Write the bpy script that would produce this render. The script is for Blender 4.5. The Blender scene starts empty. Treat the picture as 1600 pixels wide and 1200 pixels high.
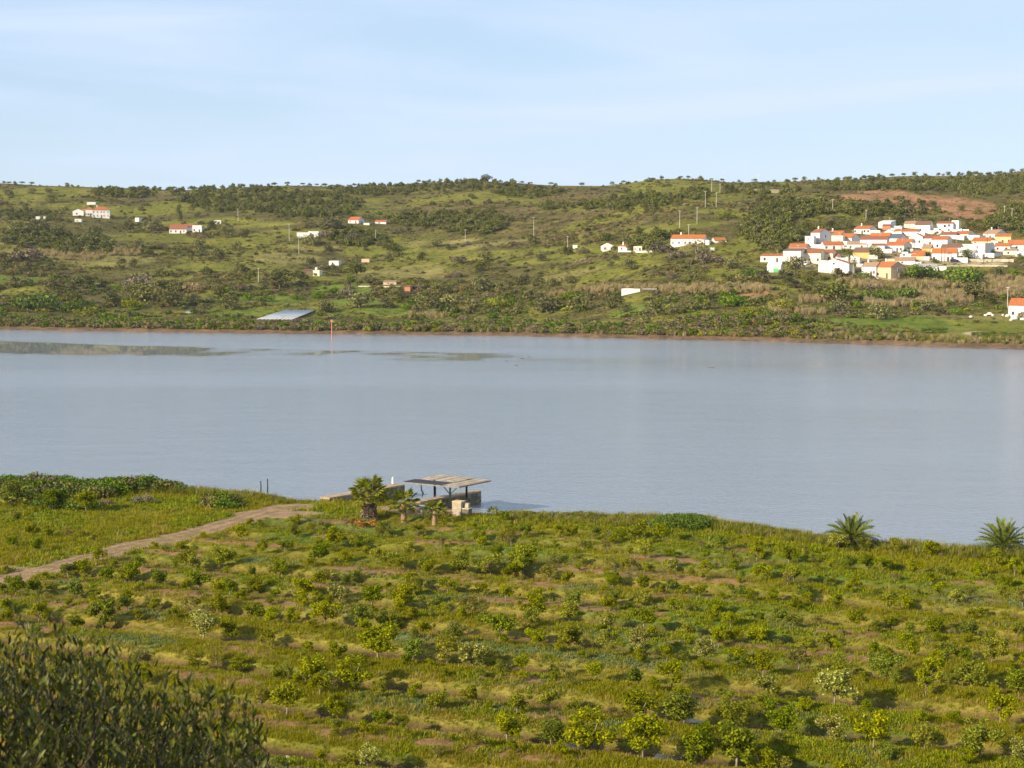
import bpy, math, random, re
import numpy as np
from mathutils import Vector, Matrix

# ------------------------------------------------------------------ camera, light, exposure
SC = bpy.context.scene
COL = SC.collection
F = 2400.0                                   # focal length in pixels of the 1600 px wide photograph
PITCH = math.atan(212 / F)
CAMZ = 33.0
cam_d = bpy.data.cameras.new("camera"); cam = bpy.data.objects.new("camera", cam_d); COL.objects.link(cam)
cam_d.sensor_width = 36; cam_d.lens = 36 * F / 1600
cam.location = (0, 0, CAMZ); cam.rotation_euler = (math.pi / 2 - PITCH, 0, 0)
cam_d.clip_start = 0.3; cam_d.clip_end = 30000
cam_d.dof.use_dof = True; cam_d.dof.focus_distance = 220; cam_d.dof.aperture_fstop = 9.0
SC.camera = cam

SUN_EL, SUN_AZ_VEC = math.radians(24), Vector((-0.80, -0.60, 0)).normalized()
sun_dir = Vector((SUN_AZ_VEC.x * math.cos(SUN_EL), SUN_AZ_VEC.y * math.cos(SUN_EL), math.sin(SUN_EL)))
sl = bpy.data.lights.new("sun", "SUN"); sl.energy = 5.0; sl.angle = math.radians(0.5); sl.color = (1.0, 0.86, 0.66)
so = bpy.data.objects.new("sun", sl); COL.objects.link(so)
so.rotation_euler = (-sun_dir).to_track_quat('-Z', 'Y').to_euler(); so.location = (-50, -40, 90)

W = bpy.data.worlds.new("World"); SC.world = W; W.use_nodes = True
nt = W.node_tree; nt.nodes.clear()
wo = nt.nodes.new("ShaderNodeOutputWorld"); bg = nt.nodes.new("ShaderNodeBackground")
sky = nt.nodes.new("ShaderNodeTexSky"); sky.sky_type = 'NISHITA'; sky.sun_disc = False
sky.sun_elevation = SUN_EL; sky.sun_rotation = math.atan2(SUN_AZ_VEC.x, SUN_AZ_VEC.y)
sky.altitude = 0; sky.air_density = 1.0; sky.dust_density = 0.25; sky.ozone_density = 1.6
tc = nt.nodes.new("ShaderNodeTexCoord")
mp = nt.nodes.new("ShaderNodeMapping"); mp.inputs['Scale'].default_value = (1.3, 1.3, 11.0); mp.inputs['Rotation'].default_value = (0, math.radians(9), math.radians(20))
nz = nt.nodes.new("ShaderNodeTexNoise"); nz.inputs['Scale'].default_value = 1.7; nz.inputs['Detail'].default_value = 7; nz.inputs['Roughness'].default_value = .52; nz.inputs['Distortion'].default_value = .5
cr = nt.nodes.new("ShaderNodeValToRGB"); cr.color_ramp.elements[0].position = .42; cr.color_ramp.elements[0].color = (.66, .66, .66, 1); cr.color_ramp.elements[1].position = .62; cr.color_ramp.elements[1].color = (.95, .95, .95, 1)
mx = nt.nodes.new("ShaderNodeMix"); mx.data_type = 'RGBA'
vl = nt.nodes.new("ShaderNodeValToRGB"); vl.color_ramp.elements[0].position = .40; vl.color_ramp.elements[0].color = (.435, .57, .765, 1); vl.color_ramp.elements[1].position = .66; vl.color_ramp.elements[1].color = (.53, .63, .80, 1)
vs = nt.nodes.new("ShaderNodeVectorMath"); vs.operation = 'SCALE'; vs.inputs['Scale'].default_value = 10.0     # thin high cloud veil, thicker in streaks
nt.links.new(nz.outputs['Fac'], vl.inputs['Fac']); nt.links.new(vl.outputs['Color'], vs.inputs[0]); nt.links.new(vs.outputs[0], mx.inputs['B'])
nt.links.new(tc.outputs['Generated'], mp.inputs['Vector']); nt.links.new(mp.outputs[0], nz.inputs['Vector'])
nt.links.new(nz.outputs['Fac'], cr.inputs['Fac']); nt.links.new(cr.outputs['Color'], mx.inputs['Factor'])
nt.links.new(sky.outputs[0], mx.inputs['A']); nt.links.new(mx.outputs['Result'], bg.inputs['Color'])
bg.inputs['Strength'].default_value = 0.08
nt.links.new(bg.outputs[0], wo.inputs[0])
SC.view_settings.view_transform = 'Standard'; SC.view_settings.look = 'None'
SC.view_settings.exposure = 0.76; SC.view_settings.gamma = 1; SC.view_settings.use_curve_mapping = False
SC.render.engine = 'CYCLES'
SC.cycles.max_bounces = 6; SC.cycles.diffuse_bounces = 3; SC.cycles.glossy_bounces = 3; SC.cycles.transmission_bounces = 3; SC.cycles.transparent_max_bounces = 6

# ------------------------------------------------------------------ numbers: noise, pixel rays, meshes
rng = np.random.default_rng(11)
random.seed(5)

def _h(ix, iy, s):
    n = (ix.astype(np.int64) * 374761393 + iy.astype(np.int64) * 668265263 + s * 974711) & 0x7fffffff
    n = ((n ^ (n >> 13)) * 1274126177) & 0x7fffffff
    n = ((n ^ (n >> 16)) * 668265263) & 0x7fffffff
    return (n & 0xffff) / 65535.0

def vnoise(x, y, s=0):
    x = np.asarray(x, float); y = np.asarray(y, float)
    ix = np.floor(x); iy = np.floor(y); fx = x - ix; fy = y - iy
    fx = fx * fx * (3 - 2 * fx); fy = fy * fy * (3 - 2 * fy)
    a = _h(ix, iy, s); b = _h(ix + 1, iy, s); c = _h(ix, iy + 1, s); d = _h(ix + 1, iy + 1, s)
    return (a * (1 - fx) + b * fx) * (1 - fy) + (c * (1 - fx) + d * fx) * fy

def fbm(x, y, scale, s=0, octv=4):
    x = np.asarray(x, float) / scale; y = np.asarray(y, float) / scale
    t = 0; a = 0.5; w = 0
    for o in range(octv):
        t = t + a * vnoise(x + 17.3 * o, y - 9.1 * o, s + o); w += a; a *= .5; x = x * 2.03; y = y * 2.03
    return t / w

def sstep(a, b, v):
    t = np.clip((np.asarray(v, float) - a) / (b - a), 0, 1)
    return t * t * (3 - 2 * t)

def ray(px, py):
    x = (np.asarray(px, float) - 800) / F; y = (600 - np.asarray(py, float)) / F
    return x, math.cos(PITCH) + y * math.sin(PITCH), -math.sin(PITCH) + y * math.cos(PITCH)

def gp(px, py, z):                             # where the line of sight meets the level z
    dx, dy, dz = ray(px, py); t = (z - CAMZ) / dz
    return Vector((float(dx * t), float(dy * t), float(z)))

def gd(px, py, D):                             # the point of the line of sight at distance D
    dx, dy, dz = ray(px, py)
    return Vector((float(dx / dy * D), float(D), float(CAMZ + dz / dy * D)))

def to_px(x, y, z):
    cy, sy = math.cos(PITCH), math.sin(PITCH)
    dep = y * cy - (z - CAMZ) * sy; up = y * sy + (z - CAMZ) * cy
    return 800 + F * x / dep, 600 - F * up / dep

def mesh_np(name, V, Q, mat=None, v=None, smooth=False, col=None):
    me = bpy.data.meshes.new(name); V = np.asarray(V, np.float32); Q = np.asarray(Q, np.int32)
    k = Q.shape[1]
    me.vertices.add(len(V)); me.vertices.foreach_set("co", V.ravel())
    me.loops.add(Q.size); me.loops.foreach_set("vertex_index", Q.ravel())
    me.polygons.add(len(Q)); me.polygons.foreach_set("loop_start", np.arange(0, Q.size, k, dtype=np.int32))
    if smooth: me.polygons.foreach_set("use_smooth", np.ones(len(Q), bool))
    if v is not None:
        a = me.attributes.new("v", 'FLOAT', 'POINT'); a.data.foreach_set("value", np.asarray(v, np.float32))
    if col is not None:
        a = me.attributes.new("cover", 'FLOAT_COLOR', 'POINT')
        c4 = np.ones((len(V), 4), np.float32); c4[:, :3] = col; a.data.foreach_set("color", c4.ravel())
    me.update(calc_edges=True)
    if mat: me.materials.append(mat)
    return me

class MB:                                      # collects simple solids into one mesh
    def __init__(s): s.v = []; s.f = []
    def add(s, vs, fs):
        o = len(s.v); s.v += [tuple(map(float, q)) for q in vs]; s.f += [tuple(i + o for i in f) for f in fs]; return s
    def box(s, x0, x1, y0, y1, z0, z1):
        return s.add([(x0,y0,z0),(x1,y0,z0),(x1,y1,z0),(x0,y1,z0),(x0,y0,z1),(x1,y0,z1),(x1,y1,z1),(x0,y1,z1)],
                     [(3,2,1,0),(4,5,6,7),(0,1,5,4),(1,2,6,5),(2,3,7,6),(3,0,4,7)])
    def hexa(s, b, t):                         # bottom ring and top ring of the same count
        n = len(b)
        return s.add(list(b) + list(t), [tuple(range(n))[::-1], tuple(range(n, 2 * n))] + [(i, (i + 1) % n, n + (i + 1) % n, n + i) for i in range(n)])
    def tube(s, pts, rad, n=6):
        pts = [Vector(p) for p in pts]; rings = []
        if not hasattr(rad, '__len__'): rad = [rad] * len(pts)
        for i, p in enumerate(pts):
            d = (pts[min(i + 1, len(pts) - 1)] - pts[max(i - 1, 0)]).normalized()
            a = d.cross(Vector((0.3, 1, 0.1)) if abs(d.y) < .9 else Vector((1, 0, 0))).normalized(); b = d.cross(a)
            rings.append([p + (a * math.cos(6.28318 * k / n) + b * math.sin(6.28318 * k / n)) * rad[i] for k in range(n)])
        vs = [q for r in rings for q in r]; fs = []
        for i in range(len(rings) - 1):
            for k in range(n):
                fs.append((i*n+k, i*n+(k+1)%n, (i+1)*n+(k+1)%n, (i+1)*n+k))
        fs.append(tuple(range(n))[::-1]); fs.append(tuple(range((len(rings)-1)*n, len(rings)*n)))
        return s.add(vs, fs)
    def mesh(s, name, mat=None, smooth=False):
        me = bpy.data.meshes.new(name); me.from_pydata(s.v, [], s.f); me.update()
        if smooth: me.polygons.foreach_set("use_smooth", [True] * len(me.polygons))
        if mat: me.materials.append(mat)
        return me

def put(name, data, parent=None, loc=None, rotz=0, scale=None, kind=None, **pr):
    o = bpy.data.objects.new(name, data); COL.objects.link(o)
    if parent: o.parent = parent
    if loc is not None: o.location = loc
    if rotz: o.rotation_euler = (0, 0, rotz)
    if scale is not None: o.scale = scale if hasattr(scale, '__len__') else (scale,) * 3
    if kind: o['kind'] = kind
    for k, v in pr.items():
        if v: o[k] = v
    return o

LAB = []                                       # things whose labels are made to differ at the end
def thing(name, data, loc, label, category, group=None, rotz=0, scale=None, uniq=None):
    o = put(name, data, loc=loc, rotz=rotz, scale=scale, label=label, category=category, group=group)
    if uniq: LAB.append((o, uniq))
    return o

# ------------------------------------------------------------------ materials
def new_mat(name):
    m = bpy.data.materials.new(name); m.use_nodes = True; m.node_tree.nodes.clear(); return m, m.node_tree
def N(t, typ, **kw):
    n = t.nodes.new(typ)
    for k, v in kw.items():
        if k in n.inputs: n.inputs[k].default_value = v
        else: setattr(n, k, v)
    return n
def ramp(t, fac, stops):
    r = t.nodes.new("ShaderNodeValToRGB"); e = r.color_ramp.elements
    while len(e) < len(stops): e.new(.5)
    for i, (p, c) in enumerate(stops): e[i].position = p; e[i].color = (*c, 1)
    t.links.new(fac, r.inputs['Fac']); return r.outputs['Color']
def math_n(t, op, a, b=None):
    n = t.nodes.new("ShaderNodeMath"); n.operation = op
    for i, q in enumerate((a, b)):
        if q is None: continue
        if isinstance(q, (int, float)): n.inputs[i].default_value = q
        else: t.links.new(q, n.inputs[i])
    return n.outputs[0]
def mixc(t, fac, a, b, mode='MIX'):
    n = t.nodes.new("ShaderNodeMix"); n.data_type = 'RGBA'; n.blend_type = mode
    for nm, q in (('Factor', fac), ('A', a), ('B', b)):
        if isinstance(q, (int, float)): n.inputs[nm].default_value = q
        elif isinstance(q, tuple): n.inputs[nm].default_value = (*q, 1)
        else: t.links.new(q, n.inputs[nm])
    return n.outputs['Result']

def solid(name, c, rough=.8, var=.25, scale=3., metal=0, bump=0., spec=.3, streak=None):
    m, t = new_mat(name); out = N(t, "ShaderNodeOutputMaterial"); b = N(t, "ShaderNodeBsdfPrincipled")
    b.inputs['Roughness'].default_value = rough; b.inputs['Metallic'].default_value = metal; b.inputs['Specular IOR Level'].default_value = spec
    co = N(t, "ShaderNodeTexCoord"); nz = N(t, "ShaderNodeTexNoise", Scale=scale, Detail=5.)
    mp = N(t, "ShaderNodeMapping")
    if streak: mp.inputs['Scale'].default_value = streak
    t.links.new(co.outputs['Object'], mp.inputs[0]); t.links.new(mp.outputs[0], nz.inputs['Vector'])
    lo = tuple(q * (1 - var) for q in c); hi = tuple(min(q * (1 + var * .6), .95) for q in c)
    t.links.new(ramp(t, nz.outputs['Fac'], [(.3, lo), (.7, hi)]), b.inputs['Base Color'])
    if bump:
        bp = N(t, "ShaderNodeBump", Strength=bump, Distance=.05); t.links.new(nz.outputs['Fac'], bp.inputs['Height']); t.links.new(bp.outputs[0], b.inputs['Normal'])
    t.links.new(b.outputs[0], out.inputs[0]); return m

def foliage(name, dark, light, rand=.35, trans=.28, inst=False, spec=.08, rough=.6, extra=None):
    """leaf colour runs from dark to light by the leaf's own random number v, the whole plant shifts by its own random number"""
    m, t = new_mat(name); out = N(t, "ShaderNodeOutputMaterial")
    at = N(t, "ShaderNodeAttribute", attribute_name="v"); oi = N(t, "ShaderNodeObjectInfo")
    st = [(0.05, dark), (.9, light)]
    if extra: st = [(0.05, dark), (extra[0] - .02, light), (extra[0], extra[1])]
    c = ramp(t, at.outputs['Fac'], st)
    hs = N(t, "ShaderNodeHueSaturation"); t.links.new(c, hs.inputs['Color'])
    t.links.new(math_n(t, 'ADD', math_n(t, 'MULTIPLY', oi.outputs['Random'], .02), .480), hs.inputs['Hue'])
    r2 = math_n(t, 'FRACT', math_n(t, 'MULTIPLY', oi.outputs['Random'], 7.13))
    t.links.new(math_n(t, 'ADD', math_n(t, 'MULTIPLY', r2, 2 * rand), 1 - rand), hs.inputs['Value'])
    r3 = math_n(t, 'FRACT', math_n(t, 'MULTIPLY', oi.outputs['Random'], 23.7))
    t.links.new(math_n(t, 'ADD', math_n(t, 'MULTIPLY', r3, .22), 1.0), hs.inputs['Saturation'])
    b = N(t, "ShaderNodeBsdfPrincipled"); b.inputs['Roughness'].default_value = rough; b.inputs['Specular IOR Level'].default_value = spec
    tr = N(t, "ShaderNodeBsdfTranslucent"); ms = N(t, "ShaderNodeMixShader", Fac=trans)
    t.links.new(hs.outputs[0], b.inputs['Base Color']); t.links.new(mixc(t, 1., hs.outputs[0], (1.25, 1.15, .6), 'MULTIPLY'), tr.inputs['Color'])
    t.links.new(b.outputs[0], ms.inputs[1]); t.links.new(tr.outputs[0], ms.inputs[2]); t.links.new(ms.outputs[0], out.inputs[0])
    return m

M = {}
M['bark'] = solid('bark', (.16, .12, .085), .95, .4, 9)
M['dark_bark'] = solid('dark_bark', (.06, .045, .032), .95, .3, 9)
M['pale_bark'] = solid('pale_bark', (.27, .22, .16), .95, .35, 9)
M['citrus'] = foliage('citrus_leaf', (.075, .095, .010), (.33, .35, .038), .2, .36)
M['citrus_dark'] = foliage('citrus_leaf_dark', (.055, .08, .010), (.225, .27, .032), .2, .3)
M['citrus_pale'] = foliage('citrus_leaf_blossom', (.09, .11, .016), (.37, .37, .065), .15, .35, extra=(.86, (.50, .48, .22)))
M['citrus_thin'] = foliage('citrus_leaf_thin', (.08, .08, .02), (.28, .27, .06), .25, .3)
M['olive'] = foliage('olive_foliage', (.055, .062, .023), (.21, .205, .08), .3, .12)
M['bright'] = foliage('bright_foliage', (.035, .075, .012), (.15, .215, .035), .28, .2)
M['dark'] = foliage('dark_foliage', (.035, .044, .013), (.135, .145, .04), .3, .12)
M['brown'] = foliage('brown_twigs', (.07, .06, .038), (.21, .175, .12), .3, .1)
M['yellow'] = foliage('yellow_green_foliage', (.08, .1, .012), (.29, .30, .045), .2, .2)
M['pine'] = foliage('pine_needles', (.042, .052, .014), (.15, .16, .042), .25, .1)
M['heath'] = foliage('heath_scrub', (.08, .068, .028), (.215, .18, .075), .35, .1)
M['reed'] = foliage('dry_reed', (.2, .165, .09), (.46, .38, .22), .2, .25)
M['tall_grass'] = foliage('tall_grass', (.075, .095, .016), (.25, .25, .055), .3, .3)
M['ivy'] = foliage('ivy_leaf', (.04, .085, .015), (.16, .235, .05), .15, .2)
M['palm_leaf'] = foliage('palm_leaf', (.08, .11, .015), (.32, .34, .06), .18, .3, spec=.15)
M['date_leaf'] = foliage('date_palm_leaf', (.05, .08, .016), (.19, .225, .055), .1, .2, spec=.15)
M['dead_leaf'] = foliage('dead_palm_leaf', (.12, .09, .055), (.34, .27, .18), .2, .1)
M['dry_pile'] = foliage('dry_orange_leaf', (.3, .15, .05), (.6, .34, .13), .1, .1)
M['palm_trunk'] = solid('palm_trunk', (.30, .18, .11), .9, .4, 6, bump=.6)
M['bush_leaf'] = foliage('broad_grey_leaf', (.02, .029, .006), (.135, .16, .03), .12, .22, spec=.22, rough=.45, extra=(.985, (.34, .24, .04)))

def leaf_quads(P, Nn, L, Wd, rg, v=None, roll=True):
    """rhombic leaf faces at points P with normals Nn, length L, width Wd (arrays)"""
    n = len(P); Nn = Nn / np.linalg.norm(Nn, axis=1, keepdims=True)
    r = rg.normal(size=(n, 3)); T = np.cross(Nn, r); T /= np.linalg.norm(T, axis=1, keepdims=True) + 1e-9; B = np.cross(Nn, T)
    L = np.broadcast_to(L, (n,))[:, None]; Wd = np.broadcast_to(Wd, (n,))[:, None]
    V = np.stack([P - T * L / 2, P + B * Wd / 2 - T * L * .05, P + T * L / 2, P - B * Wd / 2 - T * L * .05], 1).reshape(-1, 3)
    Q = np.arange(4 * n).reshape(-1, 4)
    v = rg.random(n) if v is None else v
    return V, Q, np.repeat(v, 4)

def crown_pts(n, blobs, rg, fill=.25, outw=.75):
    """points near the skins of many small overlapping blobs; blobs: rows x y z rx rz"""
    bl = np.asarray(blobs); w = bl[:, 3] ** 2; idx = rg.choice(len(bl), n, p=w / w.sum())
    d = rg.normal(size=(n, 3)); d /= np.linalg.norm(d, axis=1, keepdims=True)
    r = 1 - fill * rg.random(n) ** 1.5 + rg.normal(size=n) * .07
    P = bl[idx, :3] + d * np.stack([bl[idx, 3], bl[idx, 3], bl[idx, 4]], 1) * r[:, None]
    Nn = d * outw + rg.normal(size=(n, 3)) * .45
    return P, Nn

def crown_blobs(kind, rg):
    B = []
    if kind == 'round':
        for k in range(16):
            a = rg.random() * 6.283; e = rg.random(); r = .62 * math.sqrt(1 - e * e * .8)
            B.append((math.cos(a) * r * rg.uniform(.5, 1.05), math.sin(a) * r * rg.uniform(.5, 1.05), .35 + e * .85 + rg.normal() * .06, rg.uniform(.26, .46), rg.uniform(.22, .36)))
    elif kind == 'low':
        for k in range(15):
            a = rg.random() * 6.283; r = rg.random() ** .5 * .8
            B.append((math.cos(a) * r, math.sin(a) * r, .25 + .45 * (1 - r) + rg.normal() * .06, rg.uniform(.24, .42), rg.uniform(.2, .33)))
    elif kind == 'umbrella':
        for k in range(16):
            a = rg.random() * 6.283; r = rg.random() ** .5 * .75
            B.append((math.cos(a) * r, math.sin(a) * r, .78 + .34 * (1 - r) + rg.normal() * .06, rg.uniform(.26, .42), rg.uniform(.22, .34)))
    elif kind == 'tall':
        for k in range(14):
            e = rg.random(); a = rg.random() * 6.283; r = .38 * (1 - .6 * e)
            B.append((math.cos(a) * r, math.sin(a) * r, .4 + e * 1.7, rg.uniform(.2, .34) * (1 - .3 * e), rg.uniform(.25, .4)))
    return B

def crown_mesh(name, kind, mat, n, leaf, rg, fill=.3):
    P, Nn = crown_pts(n, crown_blobs(kind, rg), rg, fill)
    P[:, 2] = np.maximum(P[:, 2], .03)
    V, Q, v = leaf_quads(P, Nn, rg.uniform(.7, 1.3, n) * leaf, rg.uniform(.5, .8, n) * leaf, rg)
    return mesh_np(name, V, Q, mat, v)

def trunk_mesh(name, h, mat, rg, r=.07, spread=.45, n=4):
    m = MB(); m.tube([(0, 0, -.15), (rg.normal() * .03, rg.normal() * .03, h * .5), (rg.normal() * .06, rg.normal() * .06, h)], [r, r * .8, r * .6], 6)
    for k in range(n):
        a = 6.283 * k / n + rg.random(); 
        m.tube([(0, 0, h * rg.uniform(.4, .8)), (math.cos(a) * spread * .5, math.sin(a) * spread * .5, h * 1.2), (math.cos(a) * spread, math.sin(a) * spread, h * 1.6)], [r * .5, r * .35, r * .15], 4)
    return m.mesh(name, mat, True)
# ------------------------------------------------------------------ terrain of the far side, from surveyed rows of the valley
S_PX = [-800, -400, 0, 300, 500, 800, 1000, 1200, 1400, 1480, 1600, 2000, 2400]; S_PY = [505, 510, 515, 520, 522, 525, 530, 534, 540, 543, 546, 558, 570]
C_PX = [-800, 0, 60, 200, 300, 400, 600, 700, 760, 850, 950, 1020, 1080, 1150, 1250, 1330, 1400, 1480, 1540, 1600, 2400]
C_PY = [287, 287, 291, 295, 298, 294, 291, 286, 284, 288, 287, 276, 276, 281, 280, 278, 273, 274, 273, 265, 262]
TK = [0, .03, .11, .24, .42, .59, .77, .9, 1.0]
U0, U1, NU, D0, D1, ND = -.46, .46, 461, 470., 2100., 653
us = np.linspace(U0, U1, NU); Ds = np.linspace(D0, D1, ND)
def slope(py): dx, dy, dz = ray(800, py); return dz / dy
ZT = np.zeros((NU, ND)); SH = np.zeros(NU); CD = np.zeros(NU)
for i, u in enumerate(us):
    px = 800 + F * u; s = np.interp(px, S_PX, S_PY); c = np.interp(px, C_PX, C_PY); w = float(sstep(650, 1230, px))
    dsh = -CAMZ / slope(s) + (fbm(px / 18., 3.3, 1, 5, 3) - .5) * 9
    left = [dsh, dsh + 14, 700, 770, 860, 960, 1070, 1200, 1350]
    right = [dsh, dsh + 12, 565, 612, 675, 715, 800, 960, 1280]
    ct = 30 * (fbm(px / 160., 8.8, 1, 9, 2) - .5)
    Dk = [a * (1 - w) + b * w for a, b in zip(left, right)]; Dk[-2] += ct * 2; Dk[-3] += ct
    tk = list(TK)
    if w > 0: tk = [t * (1 - w) + q * w for t, q in zip(TK, [0, .03, .13, .24, .405, .50, .66, .84, 1.0])]
    Zk = [CAMZ + D * slope(s - t * (s - c)) for D, t in zip(Dk, tk)]
    Zk[0] = 0; Zk[1] = 2.0; SH[i] = Dk[0]; CD[i] = Dk[-1]
    Dx = [Dk[0] - 40, Dk[0] - 5] + Dk + [Dk[-1] + 80, Dk[-1] + 250, Dk[-1] + 700]; Zx = [-3, -1.0] + Zk + [Zk[-1] - 4, Zk[-1] - 25, Zk[-1] - 60]
    z = np.interp(Ds, Dx, Zx)
    ks = 17; ker = np.hanning(ks); ker /= ker.sum()
    zs = np.convolve(np.pad(z, ks // 2, 'edge'), ker, 'valid')
    f = sstep(Dk[0] + 25, Dk[0] + 70, Ds); ZT[i] = z * (1 - f) + zs * f
    fc = sstep(Dk[-1] - 40, Dk[-1], Ds) * (1 - sstep(Dk[-1], Dk[-1] + 60, Ds)); ZT[i] = ZT[i] * (1 - fc) + z * fc
ker = np.hanning(9); ker /= ker.sum()
ZS = np.apply_along_axis(lambda r: np.convolve(np.pad(r, 4, 'edge'), ker, 'valid'), 0, ZT)
UU, DD = np.meshgrid(us, Ds, indexing='ij'); XX = UU * DD
past = sstep(30, 130, DD - SH[:, None]); ZT = ZT * (1 - past) + ZS * past
amp = past * (1 - .65 * np.exp(-((DD - CD[:, None]) / 90) ** 2))
vill = np.exp(-(((XX - 185) / 75) ** 2 + ((DD - 735) / 85) ** 2))
ZT += amp * (1 - .9 * vill) * ((fbm(XX, DD, 190, 21, 3) - .5) * 20 * sstep(60, 400, DD - SH[:, None]) + (fbm(XX, DD, 48, 33, 3) - .5) * 5)

def zfar(x, y):
    u = np.clip((np.asarray(x) / np.asarray(y) - U0) / (U1 - U0) * (NU - 1), 0, NU - 1.001); d = np.clip((np.asarray(y) - D0) / (D1 - D0) * (ND - 1), 0, ND - 1.001)
    i = u.astype(int); j = d.astype(int); fu = u - i; fd = d - j
    return (ZT[i, j] * (1 - fu) + ZT[i + 1, j] * fu) * (1 - fd) + (ZT[i, j + 1] * (1 - fu) + ZT[i + 1, j + 1] * fu) * fd

def place(px, py, start=500.):
    """far terrain point seen at a pixel of the photograph (vectorised march)"""
    px = np.atleast_1d(np.asarray(px, float)); py = np.atleast_1d(np.asarray(py, float))
    dx, dy, dz = ray(px, py); u = dx / dy; s = dz / dy
    D = np.full(len(px), start); done = np.zeros(len(px), bool)
    for k in range(760):
        hit = (CAMZ + s * D) <= np.maximum(zfar(u * D, D), 0)
        done |= hit; D = np.where(done, D, D + 2.0)
        if done.all() or D.max() > 2000: break
    return u * D, D, zfar(u * D, D), done

def P1(px, py):
    for k in range(12):
        x, y, z, ok = place(px, py + k)
        if ok[0]: return Vector((float(x[0]), float(y[0]), float(z[0])))
    return gd(px, py, 1000)

# land cover: soil, meadow and scrub patches, laid out on the ground
LC = dict(grass=(.155, .155, .028), lush=(.11, .15, .024), dry=(.20, .175, .06), soil=(.26, .145, .08), heath=(.13, .10, .045), olive=(.125, .11, .04), mud=(.15, .10, .065), pale=(.36, .29, .17), yard=(.25, .195, .12))
PATCH = [  # centre px py, half size px py, cover
 (250,330,95,8,'grass'),(310,347,70,7,'grass'),(60,301,75,9,'grass'),(120,296,80,4,'grass'),(440,362,60,9,'grass'),(420,352,60,5,'grass'),(590,392,70,11,'grass'),(680,398,60,10,'grass'),(760,400,40,8,'grass'),
 (1000,402,130,9,'grass'),(960,425,80,8,'grass'),(880,432,70,6,'dry'),(880,402,90,9,'grass'),(560,452,70,9,'lush'),(450,405,60,9,'dry'),(620,425,80,7,'dry'),(670,430,60,6,'dry'),(230,370,90,8,'grass'),(370,378,60,8,'grass'),(20,437,70,9,'lush'),
 (40,455,60,8,'grass'),(150,405,90,12,'dry'),(80,395,80,8,'dry'),(350,418,90,6,'grass'),(330,460,60,6,'grass'),(200,450,80,5,'grass'),(1010,277,50,8,'grass'),(1075,290,70,8,'grass'),(1000,300,60,6,'grass'),(1160,338,45,6,'grass'),(1120,330,40,5,'grass'),(900,287,50,3,'grass'),(950,290,40,4,'grass'),
 (1060,352,70,6,'grass'),(1170,430,60,8,'grass'),(1110,428,50,6,'grass'),(1250,442,60,7,'grass'),(1230,452,60,6,'grass'),(1490,508,110,12,'lush'),(1560,510,80,13,'grass'),(1330,510,110,12,'lush'),(1260,510,80,10,'lush'),(1510,495,70,6,'dry'),(1400,505,60,8,'lush'),(980,470,40,9,'grass'),(990,485,40,8,'lush'),
 (1520,418,50,6,'grass'),(1480,420,40,5,'lush'),(1180,385,60,5,'grass'),(1150,392,40,4,'grass'),(700,310,60,4,'grass'),(660,298,40,3,'grass'),(780,312,60,5,'grass'),(590,313,20,4,'grass'),(440,316,22,5,'grass'),(260,320,30,5,'grass'),(560,470,60,6,'lush'),(420,470,70,6,'lush'),(640,487,120,4,'lush'),(380,490,60,5,'lush'),(770,484,50,4,'grass'),
 (690,380,60,4,'dry'),(760,383,90,3,'dry'),(490,388,50,4,'dry'),(860,345,120,8,'heath'),(760,330,100,10,'heath'),(900,365,100,6,'heath'),(1000,345,60,6,'heath'),(900,310,60,10,'heath'),(700,328,60,10,'heath'),(1160,445,30,3,'soil'),(1180,460,30,4,'soil'),(1400,460,60,4,'dry'),(1250,480,70,4,'dry'),(30,380,80,5,'dry'),
 (1345,309,32,7,'soil'),(1385,303,40,9,'soil'),(1420,311,32,9,'soil'),(1460,321,42,12,'soil'),(1500,323,45,11,'soil'),(1537,331,28,9,'soil'),(1480,314,40,7,'soil'),(1515,338,40,6,'soil'),(1530,322,25,8,'soil'),
 (1300,415,70,9,'yard'),(1390,405,90,14,'yard'),(1480,390,90,16,'yard'),(1420,375,80,12,'yard'),(1560,395,60,10,'yard'),(1330,380,60,10,'yard'),(1500,370,60,8,'yard'),(1385,436,14,6,'pale'),(1470,411,70,3,'pale'),(1540,412,40,2,'pale'),(1300,520,60,3,'heath'),(1355,527,60,2,'lush'),(1560,525,70,2,'lush'),(1530,522,25,2,'pale'),(1200,297,30,3,'pale'),(1210,288,30,4,'grass')]
PW = []
for px, py, rx, ry, c in PATCH:
    a = P1(px, py); t = P1(px, py - ry); b = P1(px, py + ry)
    ryw = max(abs(t.y - b.y) / 2, 8.); PW.append((a.x, a.y, rx * a.y / F, min(ryw, 130.), c))
def cover(x, y):
    n1 = fbm(x, y, 60, 40, 4); n2 = fbm(x, y, 9, 50, 3); n3 = fbm(x, y, 130, 60, 3)
    base = np.array(LC['olive'])[None] * (1 - n2[:, None] * .5)
    w = sstep(.50, .64, n1)[:, None] * .75; base = base * (1 - w) + np.array(LC['grass'])[None] * w
    w = (sstep(.5, .62, n3) * sstep(.4, .6, n2))[:, None]; base = base * (1 - w * .6) + np.array(LC['heath'])[None] * w * .6
    wob = (fbm(x, y, 22, 70, 4) - .5) * 1.5
    for cx, cy, rx, ry, c in PW:
        q = np.sqrt(((x - cx) / rx) ** 2 + ((y - cy) / ry) ** 2) + wob * (.45 if c != 'soil' else .3)
        w = (1 - sstep(.8, 1.08, q))[:, None] * (.92 if c in ('soil', 'pale') else .8); base = base * (1 - w) + np.array(LC[c])[None] * w
    return base * (.8 + .45 * fbm(x, y, 4, 90, 3))[:, None]
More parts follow.
